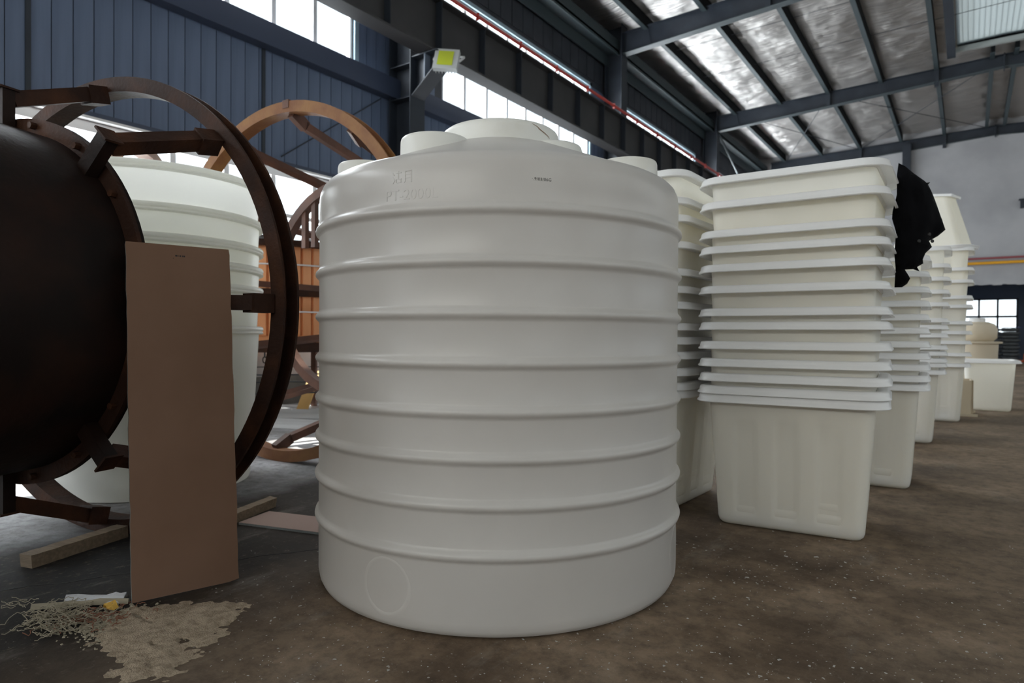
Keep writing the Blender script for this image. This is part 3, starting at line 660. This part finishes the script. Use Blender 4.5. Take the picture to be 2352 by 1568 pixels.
# ------------------------------------------------------------------ black jacket hung on the near stack
def inflate(name, outline, mtl, parent, depth, step=0.018, fold=0.02, seed=0, fdir=(9.0, 2.0)):
    P = [Vector(p) for p in outline]; n = len(P)
    dense = []
    for i in range(n):
        a, b = P[i], P[(i + 1) % n]; k = max(1, int((b - a).length / step))
        for j in range(k): dense.append(a + (b - a) * j / k)
    def inside(x, z):
        c = False
        for i in range(n):
            a, b = P[i], P[(i + 1) % n]
            if (a.y > z) != (b.y > z) and x < (b.x - a.x) * (z - a.y) / (b.y - a.y) + a.x: c = not c
        return c
    def edge(x, z):
        q = Vector((x, z)); best = 9
        for i in range(n):
            a, b = P[i], P[(i + 1) % n]; d = b - a; tt = max(0, min(1, (q - a).dot(d) / max(d.length_squared, 1e-9)))
            best = min(best, (q - a - d * tt).length)
        return best
    pts = list(dense); nb = len(dense)
    x0, x1 = min(p.x for p in P), max(p.x for p in P); z0, z1 = min(p.y for p in P), max(p.y for p in P)
    r = random.Random(seed); zz = z0
    while zz < z1:
        xx = x0
        while xx < x1:
            px_, pz_ = xx + r.uniform(-.2, .2) * step, zz + r.uniform(-.2, .2) * step
            if inside(px_, pz_) and edge(px_, pz_) > step * 0.6: pts.append(Vector((px_, pz_)))
            xx += step
        zz += step
    vs, _, fs, _, _, _ = delaunay_2d_cdt(pts, [(i, (i + 1) % nb) for i in range(nb)], [list(range(nb))], 1, 1e-6)
    mb = MB(); N = len(vs); fr, bk = [], []
    for v in vs:
        e = edge(v.x, v.y); th = depth * min(1.0, math.sqrt(max(e, 0) / 0.09))
        fo = fold * (noise.noise(Vector((v.x * fdir[0], v.y * fdir[1], seed))) + 0.5 * noise.noise(Vector((v.x * fdir[0] * 2.3, v.y * fdir[1] * 2.3, seed + 5)))) * min(1, e / 0.02)
        fr.append((v.x, -th + fo, v.y)); bk.append((v.x, th * 0.6 + fo * 0.5, v.y))
    mb.v = fr + bk; mb.f = [tuple(f) for f in fs] + [tuple(i + N for i in reversed(f)) for f in fs]
    for i in range(len(mb.v)): pass
    o = part(name, mb, mtl, parent, True, math.radians(80))
    return o
JK = [(485, 75), (560, 110), (650, 185), (770, 270), (800, 295), (840, 290), (815, 315), (850, 380), (900, 500), (950, 640), (1015, 820), (935, 890), (830, 950), (868, 1015), (795, 1085), (765, 1160), (772, 1200), (705, 1240), (735, 1290), (660, 1265), (570, 1270), (590, 1330), (615, 1380), (595, 1430), (540, 1468), (455, 1470), (465, 1250), (450, 1100), (465, 850), (420, 700), (425, 620), (470, 430), (470, 200)]
JF = 2.98
jout = [((x / 4.9 - 95) / 1500 * JF, 0.875 + (775.5 - (360 + z / 4.9)) / 1500 * JF) for x, z in JK]
jx = (1960 + 95 - 1176) / 1500 * JF
jloc = (jx * math.cos(YAW) - JF * math.sin(YAW), jx * math.sin(YAW) + JF * math.cos(YAW), 0)
jacket = thing('jacket', 'crumpled black jacket hung over the side of the near bin stack', 'jacket', jloc, YAW - 0.02)
jb = inflate('cloth', jout, 'jacket', jacket, 0.055, fold=0.030, seed=3, fdir=(14, 3))
m = MB()
for bx, bz in ((0.105, 1.335), (0.118, 1.305), (0.060, 1.305)): m.lathe([(0, 0.004), (0.006, 0.004), (0.008, 0)], 12, (bx, -0.075, bz), Matrix.Rotation(PI / 2, 3, 'X'))
part('button', m, 'rubber', jacket)

# ------------------------------------------------------------------ rusty mould with drum (left foreground)
A1 = D(13.32)
mould = thing('rusty_mould', 'dark rusty steel mould drum with a big standing ring at the left edge', 'mould', (-3.109, 1.316, 0), A1)
RX = Matrix.Rotation(-PI / 2, 3, 'X')       # lathe axis z -> local +y (away from the camera)
RC = 0.992
def channel_ring(R, w_, dpt, t_=0.012, n=120, zc=None):
    # channel section: inner web radius R-dpt, two flanges out to R, open side facing outwards
    pr = [(R, 0), (R, t_), (R - dpt + t_, t_), (R - dpt + t_, w_ - t_), (R, w_ - t_), (R, w_), (R - dpt, w_), (R - dpt, 0)]
    return MB().lathe(pr, n, (0, 0, zc if zc is not None else R), RX, close=True)
part('ring', channel_ring(RC, 0.088, 0.062), 'rust', mould, True, D(30))
FA = -0.364
part('flange', MB().lathe([(0.702, FA), (0.702, FA + 0.016), (0.60, FA + 0.016), (0.60, FA)], 96, (0, 0, RC), RX, close=True), 'rust', mould, True, D(30))
part('flange_plate', MB().lathe([(0.700, FA + 0.017), (0.700, FA + 0.030), (0.0, FA + 0.030), (0.0, FA + 0.017)], 96, (0, 0, RC), RX, close=False), 'drum', mould, True, D(30))
drum = part('drum', MB().lathe([(0.0, -1.60), (0.675, -1.60), (0.685, -1.585), (0.645, FA + 0.0), (0.625, FA)], 96, (0, 0, RC), RX), 'drum', mould, True, D(40))
m = MB(); m.bar((0.625, -1.58, RC + 0.20), (0.612, FA - 0.01, RC + 0.17), 0.006, 0.014); part('weld_seam', m, 'rust', drum)
bm_ = MB().lathe([(0, -0.022), (0.013, -0.022), (0.013, 0.0), (0.011, 0.03), (0, 0.03)], 6, (0, 0, 0), RX); be = bm_.mesh('bolt', True)
for i in range(16):
    a = 2 * PI * (i + 0.5) / 16; obj('bolt', be, M['rust'], mould, (0.674 * math.cos(a), FA, RC + 0.674 * math.sin(a)))
for i in range(8):
    a = i * PI / 4; ca, sa = math.cos(a), math.sin(a); up_ = (-sa, 0, ca)
    fy = FA - 0.03 if i else FA + 0.055
    if i == 0:      # plain arm bolted behind the flange
        m = MB(); m.bar((0.66, FA + 0.07, RC), (0.905, -0.055, RC), 0.058, 0.055, up_); m.bar((0.895, -0.08, RC), (0.915, 0.004, RC), 0.074, 0.072, up_); part('arm', m, 'rust', mould); continue
    m = MB(); m.bar((0.62 * ca, fy, RC + 0.62 * sa), (0.805 * ca, fy, RC + 0.805 * sa), 0.045, 0.058, up_); st = part('stub', m, 'drum', mould)
    if True:
        m = MB(); m.bar((0.808 * ca, fy - 0.035, RC + 0.808 * sa), (0.808 * ca, fy + 0.035, RC + 0.808 * sa), 0.074, 0.008, (ca, 0, sa)); part('stub_plate', m, 'rust', st)
    m = MB(); m.bar((0.775 * ca, fy + 0.02, RC + 0.775 * sa), (0.905 * ca, -0.055, RC + 0.905 * sa), 0.058, 0.055, up_)
    m.bar((0.895 * ca, -0.08, RC + 0.895 * sa), (0.915 * ca, 0.004, RC + 0.915 * sa), 0.074, 0.072, up_); part('arm', m, 'rust', mould)

# ------------------------------------------------------------------ orange ring mould behind
mould2 = thing('ring_mould', 'orange rusty steel ring frame with spokes standing behind the white tubs', 'mould', (-3.894, 2.757, 0), D(3.83))
RO = 1.23
part('ring', channel_ring(RO, 0.10, 0.075), 'orange', mould2, True, D(30))
HUB, END = 0.62, 1.40
part('inner_ring', MB().lathe([(0.85, HUB), (0.85, HUB + 0.07), (0.78, HUB + 0.07), (0.78, HUB)], 72, (0, 0, RO), RX, close=True), 'brownrust', mould2, True, D(30))
part('end_ring', MB().lathe([(0.84, END), (0.84, END + 0.06), (0.77, END + 0.06), (0.77, END)], 72, (0, 0, RO), RX, close=True), 'brownrust', mould2, True, D(30))
for i in range(12):
    a = D(86) + i * PI / 6; ca, sa = math.cos(a), math.sin(a); up_ = (-sa, 0, ca)
    m = MB(); m.bar((1.165 * ca, 0.05, RO + 1.165 * sa), (1.10 * ca, 0.17, RO + 1.10 * sa), 0.075, 0.05, up_); m.bar((1.105 * ca, 0.155, RO + 1.105 * sa), (0.815 * ca, END + 0.03, RO + 0.815 * sa), 0.055, 0.05, up_)
    part('spoke', m, 'brownrust', mould2)
for x_ in (-0.47, -0.36):
    m = MB(); m.box(x_ - 0.022, x_ + 0.022, HUB + 0.01, HUB + 0.05, RO + 0.34, RO + math.sqrt(0.80 ** 2 - x_ ** 2)); part('post', m, 'brownrust', mould2)
m = MB(); m.box(-0.03, 0.03, -0.004, 0.104, -0.045, 0.01); part('weld_plate', m, 'brownrust', mould2, loc=(0.075, 0, 2 * RO - 0.005))
# third ring by the wall
mould3 = thing('rusty_hoop', 'rusty steel ring by the lower windows, seen just above the white tubs', 'hoop', (-5.65, 2.76, 0), D(136))
part('ring', channel_ring(1.22, 0.12, 0.08), 'orange', mould3, True, D(30))
for i in range(6):
    a = D(72) + i * PI / 3; ca, sa = math.cos(a), math.sin(a)
    m = MB(); m.bar((1.15 * ca, 0.06, 1.22 + 1.15 * sa), (0.25 * ca, 0.06, 1.22 + 0.25 * sa), 0.05, 0.05, (-sa, 0, ca)); part('spoke', m, 'brownrust', mould3)
part('hub', MB().lathe([(0.28, 0.02), (0.28, 0.10), (0.18, 0.10), (0.18, 0.02)], 40, (0, 0, 1.22), RX, close=True), 'brownrust', mould3, True, D(30))

# ------------------------------------------------------------------ copper mould on its stand
CX, CY_ = -6.05, 4.33
cop = thing('copper_mould', 'copper coloured round mould with vertical staves under a rusty ring', 'mould', (CX, CY_, 0), 0.1)
CR = 0.77
part('shell', MB().lathe([(CR - 0.03, 0.86), (CR - 0.03, 1.72)], 64), 'brownrust', cop, True)
NS = 46; sw = 2 * PI * CR / NS
sv = MB(); sv.add([(CR - 0.028, -sw / 2, 0.86), (CR, -sw * 0.36, 0.86), (CR, sw * 0.36, 0.86), (CR - 0.028, sw / 2, 0.86), (CR - 0.028, -sw / 2, 1.72), (CR, -sw * 0.36, 1.72), (CR, sw * 0.36, 1.72), (CR - 0.028, sw / 2, 1.72)],
                  [(0, 1, 5, 4), (1, 2, 6, 5), (2, 3, 7, 6), (0, 3, 2, 1), (4, 5, 6, 7), (0, 4, 7, 3)]); sve = sv.mesh('stave')
for i in range(NS): obj('stave', sve, M['copper'], cop, rot=(0, 0, 2 * PI * i / NS))
for z in (1.085, 1.54): part('band', MB().lathe([(CR, z), (CR + 0.022, z), (CR + 0.022, z + 0.014), (CR, z + 0.014)], 64, close=True), 'whitestrip', cop, True, D(30))
part('hoop', MB().lathe([(CR + 0.01, 1.24), (CR + 0.05, 1.24), (CR + 0.05, 1.31), (CR + 0.01, 1.31)], 64, close=True), 'rust', cop, True, D(30))
part('skirt', MB().lathe([(CR - 0.01, 0.86), (CR + 0.005, 0.83), (CR + 0.04, 0.80), (CR + 0.042, 0.795), (CR - 0.02, 0.795), (CR - 0.04, 0.86)], 64, close=True), 'copper', cop, True)
part('top_flange', MB().lathe([(CR - 0.06, 1.72), (CR + 0.10, 1.72), (CR + 0.10, 1.765), (CR - 0.06, 1.765)], 64, close=True), 'rust', cop, True, D(30))
part('cover_plate', MB().lathe([(0, 1.768), (CR + 0.02, 1.768), (CR + 0.02, 1.785), (0, 1.79)], 48), 'rust', cop, True, D(30))
m = MB()
for i in range(20):
    a = i * 0.31; r_ = 0.70; m.lathe([(0, 0.05), (0.04, 0.045), (0.06, 0.02), (0.065, 0.0)], 8, (r_ * math.cos(a), r_ * math.sin(a), 1.785), Matrix.Rotation(random.uniform(-.4, .4), 3, 'X'))
part('wrapping_film', m, 'film', cop, True)
m = MB(); m.bar((0.05, -0.72, 2.14), (0.55, -0.55, 1.90), 0.08, 0.09); part('cross_beam', m, 'rust', cop)
m = MB(); m.box(0.02, 0.08, -0.74, -0.68, 1.765, 2.14); part('post', m, 'brownrust', cop)
m = MB(); m.box(0.49, 0.55, -0.58, -0.52, 1.765, 1.92); part('post', m, 'brownrust', cop)
# stand
m = MB().lathe([(0.86, 0.70), (0.86, 0.79), (0.72, 0.79), (0.72, 0.70)], 48, close=True); part('stand_ring', m, 'rust', cop, True, D(30))
for i in range(6):
    a = i * PI / 3 - 0.15; m = MB(); m.box(0.78, 0.83, -0.03, 0.03, 0.0, 0.70); part('stand_leg', m, 'brownrust', cop, rot=(0, 0, a))
for z in (0.30, 0.48): part('stand_rod', MB().lathe([(0.82, z), (0.832, z), (0.832, z + 0.012), (0.82, z + 0.012)], 48, close=True), 'steel', cop, True)
for i in range(8):
    a = i * PI / 4 - 0.9; m = MB().tube([(0, 0, 0), (0, 0, -0.05)], 0.008, 6)
    m.tube([(0.018 * math.sin(k * PI / 5), 0, -0.07 - 0.03 * math.cos(k * PI / 5)) for k in range(10)], 0.006, 6, True)
    part('hook', m, 'rubber', cop, True, loc=(0.84 * math.cos(a), 0.84 * math.sin(a), 0.70), rot=(0, 0, a + PI / 2))

# ------------------------------------------------------------------ nested round tubs
TB = MB().lathe([(0, 0.0), (0.50, 0.0), (0.522, 0.006), (0.530, 0.03), (0.578, 0.90)], 96).mesh('tub_body', True, D(50)); TB.materials.append(M['tub'])
TRM = MB().lathe([(0.575, 0.880), (0.588, 0.872), (0.598, 0.874), (0.603, 0.880), (0.600, 0.887), (0.596, 0.891), (0.601, 0.896), (0.603, 0.905), (0.598, 0.916), (0.588, 0.920), (0.577, 0.918)], 96, close=True).mesh('tub_rim', True, D(60)); TRM.materials.append(M['tub'])
for i, dz in enumerate((0, 0.235, 0.355, 0.475, 0.63, 0.84)):
    lab = ['lowest white round tub of the nested stack, its base on the floor', 'second white round tub from the floor in the nested stack', 'third white round tub from the floor in the nested stack', 'third white round tub from the top in the nested stack', 'second white round tub from the top in the nested stack', 'topmost white round tub of the nested stack behind the rusty ring'][i]
    t = thing('round_tub', lab, 'tub', (-3.944, 1.951, dz), 0.3 * i, 'nested round tubs'); obj('body', TB, None, t); obj('rim', TRM, None, t)

# ------------------------------------------------------------------ boards and timber
BL = Vector((-2.203, 1.020, 0.0)); e1 = Vector((0.0935, 0.3185, 0)).normalized()   # along the lower edge
lean = Vector((-0.0997 * math.cos(YAW) - 0.081 * math.sin(YAW), -0.0997 * math.sin(YAW) + 0.081 * math.cos(YAW), 1.18))
lean = (lean - e1 * lean.dot(e1)); hB = lean.length; e3 = lean.normalized(); e2 = e3.cross(e1).normalized()
if e2.dot(-BL) < 0: e2 = -e2                     # towards the camera
bt = thing('leaning_board', 'tall brown paper-faced board leaning against the rusty drum', 'board', BL)
RB = Matrix((e1, -e2, e3)).transposed()          # local x = width, y = away, z = up the board
bt.matrix_world = Matrix.Translation(BL + Vector((0, 0, 0.004))) @ RB.to_4x4()
WB = 0.332
def board_prism(mtl, y0, y1, name, inset=0.0):
    out = [(0.0, 0.0)] + [(WB * i / 10 + (0.0), 0.0 + 0.0) for i in range(1, 10)] + [(WB, 0.006)]
    r = random.Random(4)
    right = [(WB + r.uniform(-0.0025, 0.001), 0.03 + (hB - 0.05) * i / 30) for i in range(31)]
    left = [(r.uniform(-0.002, 0.001), hB - 0.01 - (hB - 0.03) * i / 30) for i in range(31)]
    poly = out + right + [(WB - 0.004, hB), (0.0, hB)] + left
    n = len(poly); mb = MB()
    mb.v = [(x, y0, z) for x, z in poly] + [(x, y1, z) for x, z in poly]
    mb.f = [tuple(reversed(range(n))), tuple(range(n, 2 * n))] + [(i, (i + 1) % n, n + (i + 1) % n, n + i) for i in range(n)]
    return part(name, mb, mtl, bt)
board_prism('board', 0.0, 0.0008, 'front_paper'); board_prism('boardedge', 0.0008, 0.0105, 'core'); board_prism('board', 0.0105, 0.0112, 'back_paper')
st = MB()
for x0, x1, z in ((0.150, 0.156, 0), (0.1575, 0.160, 0), (0.1635, 0.1685, 0), (0.172, 0.176, 0), (0.177, 0.181, 0)): st.box(x0, x1, -0.0006, 0.0, hB - 0.040 - (x0 - 0.15) * 0.02, hB - 0.0345 - (x0 - 0.15) * 0.02)
st.box(0.1425, 0.1445, -0.0006, 0, hB - 0.048, hB - 0.046)
part('stamp', st, 'black', bt)
t = thing('floor_board', 'pinkish paper-faced board lying flat on the floor beside the tank', 'board', (-2.733, 1.731, 0), math.atan2(0.116, 0.414))
m = MB(); m.box(0, 0.52, 0, 0.205, 0.0112, 0.012); part('top_paper', m, 'pinkboard', t)
m = MB(); m.box(0, 0.52, 0.0, 0.205, 0.001, 0.0112); part('core', m, 'boardedge', t)
def timber(name, label, p, q, wd, ht, cut=0.0, seed=1):
    p, q = Vector((*p, 0)), Vector((*q, 0)); d = q - p; L = d.length
    mb = MB(); n = 16; r = random.Random(seed); vs = []
    for i in range(n + 1):
        x = L * i / n; j = lambda: r.uniform(-0.0015, 0.0015)
        e0 = (-cut if i == n else 0); ex = r.uniform(-0.008, 0.008) if i in (0, n) else 0
        vs += [(x + ex + e0, -wd / 2 + j(), 0.001), (x + ex + (cut if i == n else 0), wd / 2 * 1 + j(), 0.001), (x + ex * .3 + (cut if i == n else 0), wd / 2 + j(), ht + j()), (x + ex * 0.5 + e0 * 0.2, -wd / 2 + j(), ht + j())]
    fs = [(0, 3, 2, 1), (4 * n, 4 * n + 1, 4 * n + 2, 4 * n + 3)]
    for i in range(n):
        for k in range(4): fs.append((4 * i + k, 4 * i + (k + 1) % 4, 4 * i + 4 + (k + 1) % 4, 4 * i + 4 + k))
    mb.add(vs, fs); o = part(name, mb, 'wood', loc=p, rot=(0, 0, math.atan2(d.y, d.x)))
    return tag(o, label, 'timber', 'loose timber')
timber('timber_beam', 'rough timber batten on the floor left of the leaning board', (-2.862, 0.945), (-2.975, 1.335), 0.062, 0.050, 0, 2)
timber('timber_beam', 'rough timber batten with angled end behind the pinkish floor board', (-2.71, 1.50), (-2.895, 2.02), 0.055, 0.045, 0.02, 5)

# ------------------------------------------------------------------ floor litter
def patch(name, outline, mtl, hgt, seed, label, step=0.012):
    P = [Vector(p) for p in outline]; n = len(P)
    r = random.Random(seed)
    def inside(x, z):
        c = False
        for i in range(n):
            a, b = P[i], P[(i + 1) % n]
            if (a.y > z) != (b.y > z) and x < (b.x - a.x) * (z - a.y) / (b.y - a.y) + a.x: c = not c
        return c
    def edge(x, z):
        q = Vector((x, z)); best = 9
        for i in range(n):
            a, b = P[i], P[(i + 1) % n]; d = b - a; tt = max(0, min(1, (q - a).dot(d) / max(d.length_squared, 1e-9))); best = min(best, (q - a - d * tt).length)
        return best
    x0, x1 = min(p.x for p in P) - .1, max(p.x for p in P) + .1; y0, y1 = min(p.y for p in P) - .1, max(p.y for p in P) + .1
    nx, ny = int((x1 - x0) / step), int((y1 - y0) / step); mb = MB()
    for i in range(nx + 1):
        for j in range(ny + 1):
            x, yv = x0 + i * step, y0 + j * step; e = edge(x, yv) * (1 if inside(x, yv) else -1)
            nzv = noise.noise(Vector((x * 9, yv * 9, seed))) * 0.045 + noise.noise(Vector((x * 28, yv * 28, seed))) * 0.035 + noise.noise(Vector((x * 70, yv * 70, seed))) * 0.02
            z = min(hgt, (e + nzv) * 0.16 * hgt / 0.012) + noise.noise(Vector((x * 37, yv * 41, 2))) * 0.0009 - (0.006 if noise.noise(Vector((x * 14, yv * 30, 7))) > 0.42 and e < 0.16 else 0)
            mb.v.append((x, yv, max(-0.004, z)))
    for i in range(nx):
        for j in range(ny):
            k = i * (ny + 1) + j; q = (k, k + ny + 1, k + ny + 2, k + 1)
            if max(mb.v[a][2] for a in q) > -0.001: mb.f.append(q)
    o = part(name, mb, mtl, smooth=True, angle=D(80)); return tag(o, label, 'sawdust', kind='stuff')
def fl_(px, py):
    x, yv = (px - 1176) / 1500, (784 - py) / 1500
    c, s = math.cos(ROLL), math.sin(ROLL); xr, yr = c * x - s * yv, s * x + c * yv
    f_, u = math.cos(PITCH) - yr * math.sin(PITCH), math.sin(PITCH) + yr * math.cos(PITCH)
    t_ = -0.875 / u; return ((xr * math.cos(YAW) - f_ * math.sin(YAW)) * t_, (xr * math.sin(YAW) + f_ * math.cos(YAW)) * t_)
saw = [fl_(*p) for p in ((185, 1482), (235, 1440), (300, 1392), (420, 1385), (520, 1382), (585, 1380), (560, 1400), (530, 1425), (500, 1450), (470, 1475), (440, 1500), (425, 1530), (400, 1568), (300, 1568), (255, 1550), (300, 1520), (230, 1495))]
patch('sawdust_pile', saw, 'sawdust', 0.010, 11, 'spilled tan sawdust at the foot of the leaning board', 0.006)
def scatter(name, n, region, smin, smax, mtl, label, seed, flat=0.4):
    r = random.Random(seed); mb = MB()
    for _ in range(n):
        px, py = region(r); x, yv = fl_(px, py); s = r.uniform(smin, smax) * (1 + 1.5 * r.random() ** 4); a = r.uniform(0, PI); ca, sa = math.cos(a), math.sin(a); l_ = s * r.uniform(0.8, 2.4); h_ = s * flat
        base = [(-l_, -s), (l_, -s * .7), (l_ * .7, s), (-l_ * .8, s * .8)]
        vs = [(x + ca * bx - sa * by, yv + sa * bx + ca * by, 0.0) for bx, by in base] + [(x + ca * bx * .7 - sa * by * .7, yv + sa * bx * .7 + ca * by * .7, h_ * r.uniform(.7, 1.4)) for bx, by in base]
        mb.add(vs, [(3, 2, 1, 0), (4, 5, 6, 7), (0, 1, 5, 4), (1, 2, 6, 5), (2, 3, 7, 6), (3, 0, 4, 7)])
    return tag(part(name, mb, mtl), label, 'litter', kind='stuff')
scatter('floor_chips', 900, lambda r: (r.uniform(480, 2352), 1230 + 338 * r.random() ** 0.8), 0.0006, 0.0016, 'chip', 'tiny pale plastic chips strewn over the brown floor', 21)
scatter('floor_shavings', 170, lambda r: (r.gauss(1780, 190), r.gauss(1300, 40)), 0.0008, 0.0022, 'chip', 'pale shavings scattered in front of the near bin stack', 22)
scatter('wood_crumbs', 1500, lambda r: (r.gauss(265, 55), r.gauss(1430, 20)), 0.0012, 0.0030, 'twine', 'coarse crumbs and shavings along the sawdust pile', 23, 0.8)
def tangle(name, n, cx, cy, sx, sy, seed, mtl, label, rad=0.0011, hz=0.03):
    r = random.Random(seed); mb = MB()
    for _ in range(n):
        x, yv = fl_(r.gauss(cx, sx), r.gauss(cy, sy)); z = r.uniform(0.002, hz); a = r.uniform(0, 2 * PI); p = []
        for k in range(20):
            p.append((x, yv, max(0.0015, z))); a += r.uniform(-1.5, 1.5); x += 0.0080 * math.cos(a); yv += 0.0080 * math.sin(a); z += r.uniform(-0.007, 0.006); z = max(0.0015, min(hz, z))
        mb.tube(p, rad, 5)
    return tag(part(name, mb, mtl, smooth=True), label, 'twine', kind='stuff')
tangle('twine_tangle', 80, 135, 1428, 34, 13, 31, 'twine', 'tangled pale plastic twine at the left end of the sawdust', 0.0011, 0.045)
tangle('red_twine', 22, 230, 1422, 45, 10, 32, 'redtwine', 'reddish string remnants between twine and sawdust', 0.0013, 0.014)
def crumple(name, label, cat, pts, wd, mtl, seed, amp=0.008):
    r = random.Random(seed); mb = MB(); N = len(pts); K = 7
    for i, (px, py) in enumerate(pts):
        x, yv = fl_(px, py); j = min(N - 2, i); a, b = fl_(*pts[j]), fl_(*pts[j + 1]); d = Vector((b[0] - a[0], b[1] - a[1])).normalized(); nrm = (-d.y, d.x)
        for k in range(K):
            s = (k / (K - 1) - 0.5) * wd; mb.v.append((x + nrm[0] * s, yv + nrm[1] * s, 0.006 + abs(r.gauss(0, amp)) + 0.012 * math.sin(PI * k / (K - 1))))
    for i in range(N - 1):
        for k in range(K - 1): q = i * K + k; mb.f.append((q, q + K, q + K + 1, q + 1))
    top = len(mb.v); tv = [(x, yv, max(0.001, z - 0.003)) for x, yv, z in mb.v]; tf = [tuple(reversed([a + top for a in f])) for f in mb.f]
    mb.v += tv; mb.f += tf
    return tag(part(name, mb, mtl), label, cat)
crumple('paper_strip', 'crumpled white paper strip beside the foot of the leaning board', 'paper', [(152, 1386), (175, 1384), (205, 1384), (235, 1384), (262, 1383), (288, 1381)], 0.055, 'paper', 41, 0.006)
crumple('straw_strand', 'flattened tan strap running left from the leaning board', 'strap', [(72, 1401), (110, 1399), (150, 1397), (190, 1394), (230, 1391), (265, 1388), (296, 1387)], 0.012, 'twine', 42, 0.003)
crumple('yellow_scrap', 'small yellow and white paper scrap on the twine', 'paper', [(242, 1406), (252, 1403), (264, 1398)], 0.035, 'yellowpaper', 43, 0.008)
# white profiles and a plank in the sun by the wall
for i in range(9):
    x, yv = -6.35 + 0.19 * i + random.uniform(-.05, .05), 4.95 - 0.115 * i + random.uniform(-.15, .15)
    m = MB(); L_ = random.uniform(0.5, 0.95); wd = random.uniform(0.06, 0.11); hh = 0.022
    m.box(-L_, L_, -wd / 2, wd / 2, 0.001, 0.006); m.box(-L_, L_, -wd / 2, -wd / 2 + 0.005, 0.006, hh); m.box(-L_, L_, wd / 2 - 0.005, wd / 2, 0.006, hh)
    tag(part('white_profile', m, 'whitestrip', loc=(x, yv, 0.0), rot=(0, 0, D(28 + random.uniform(-6, 6)))), 'white plastic profile strip on the sunlit floor, %s from the window wall' % (['nearest'] + ORD[1:9])[i], 'strip', 'white strips by the window wall')
t = thing('leaning_plank', 'pale plank propped in the sun behind the rusty ring', 'plank', (-6.25, 4.75, 0), D(-20))
m = MB(); m.bar((0, 0, 0.012), (-0.42, 0.30, 0.42), 0.13, 0.022); part('plank', m, 'freshwood', t)

# ------------------------------------------------------------------ far room: sacks and pallet jack
pal = thing('pallet', 'wooden pallet under the grey sacks in the far room', 'pallet', (0.93, 29.0, 0))
for yv in (-0.45, 0, 0.45): m = MB(); m.box(-0.55, 0.55, yv - 0.05, yv + 0.05, 0.0, 0.10); part('runner', m, 'wood', pal)
for i in range(6): m = MB(); m.box(-0.55 + i * 0.19, -0.41 + i * 0.19, -0.5, 0.5, 0.10, 0.125); part('slat', m, 'wood', pal)
def sack_mesh():
    mb = MB(); n = 10; k = 8
    prof = [(0, 0.0), (0.18, 0.002), (0.24, 0.03), (0.255, 0.06), (0.24, 0.09), (0.18, 0.118), (0, 0.122)]
    mb.lathe(prof, 28); mb.v = [(x * 1.05 * (1.0 if abs(x) < .2 else 1.02), yv * 0.95, z) for x, yv, z in mb.v]
    out = []
    for x, yv, z in mb.v:
        r = math.hypot(x, yv); a = math.atan2(yv, x); s = 1 / max(abs(math.cos(a)), abs(math.sin(a))); s = 1 + (s - 1) * 0.75; out.append((x * s, yv * s, z))
    mb.v = out; return mb.mesh('sack', True, D(70))
SK = sack_mesh()
for row in range(9):
    for ix in range(2):
        o = obj('sack', SK, M['bag'], None, (0.93 - 0.26 + 0.52 * ix + (0.02 if row % 2 else -0.02), 28.76, 0.126 + row * 0.124), (0, 0, 0.04 * (row % 3)))
        tag(o, 'grey sack, %s row up, %s of the stacked pair on the far pallet' % (ORD[row].replace('lowest', 'first'), ['left', 'right'][ix]), 'sack', 'sacks on the far pallet')
t = thing('sack_cover', 'dark blue film laid over the top of the sacks', 'film', (0.93, 28.76, 0.126 + 9 * 0.124))
m = MB()
for i in range(12): m.box(-0.58 + i * 0.097, -0.483 + i * 0.097, -0.28, 0.28, 0.0 + 0.012 * (i % 3), 0.010 + 0.012 * (i % 3))
part('film', m, 'blue', t)
t = thing('pallet_jack', 'orange hand pallet jack in the far room at the right edge', 'pallet jack', (1.72, 28.3, 0), 0.5)
for x in (-0.16, 0.16): m = MB(); m.box(x - 0.07, x + 0.07, 0.0, 1.05, 0.07, 0.13); part('fork', m, 'jack', t)
m = MB(); m.box(-0.2, 0.2, -0.22, 0.02, 0.08, 0.36); part('pump_body', m, 'jack', t)
m = MB().tube([(0, -0.15, 0.3), (0, -0.22, 1.05)], 0.022, 8); part('handle', m, 'rubber', t, True)
m = MB().tube([(-0.14, -0.22, 1.18), (-0.17, -0.22, 1.08), (0, -0.22, 1.03), (0.17, -0.22, 1.08), (0.14, -0.22, 1.18), (-0.14, -0.22, 1.18)], 0.014, 8); part('grip', m, 'rubber', t, True)
for x, yv in ((-0.10, -0.12), (0.10, -0.12), (-0.16, 0.95), (0.16, 0.95)): part('wheel', MB().lathe([(0, -0.03), (0.07, -0.03), (0.07, 0.03), (0, 0.03)], 20, (x, yv, 0.07), Matrix.Rotation(PI / 2, 3, 'Y')), 'rubber', t, True)
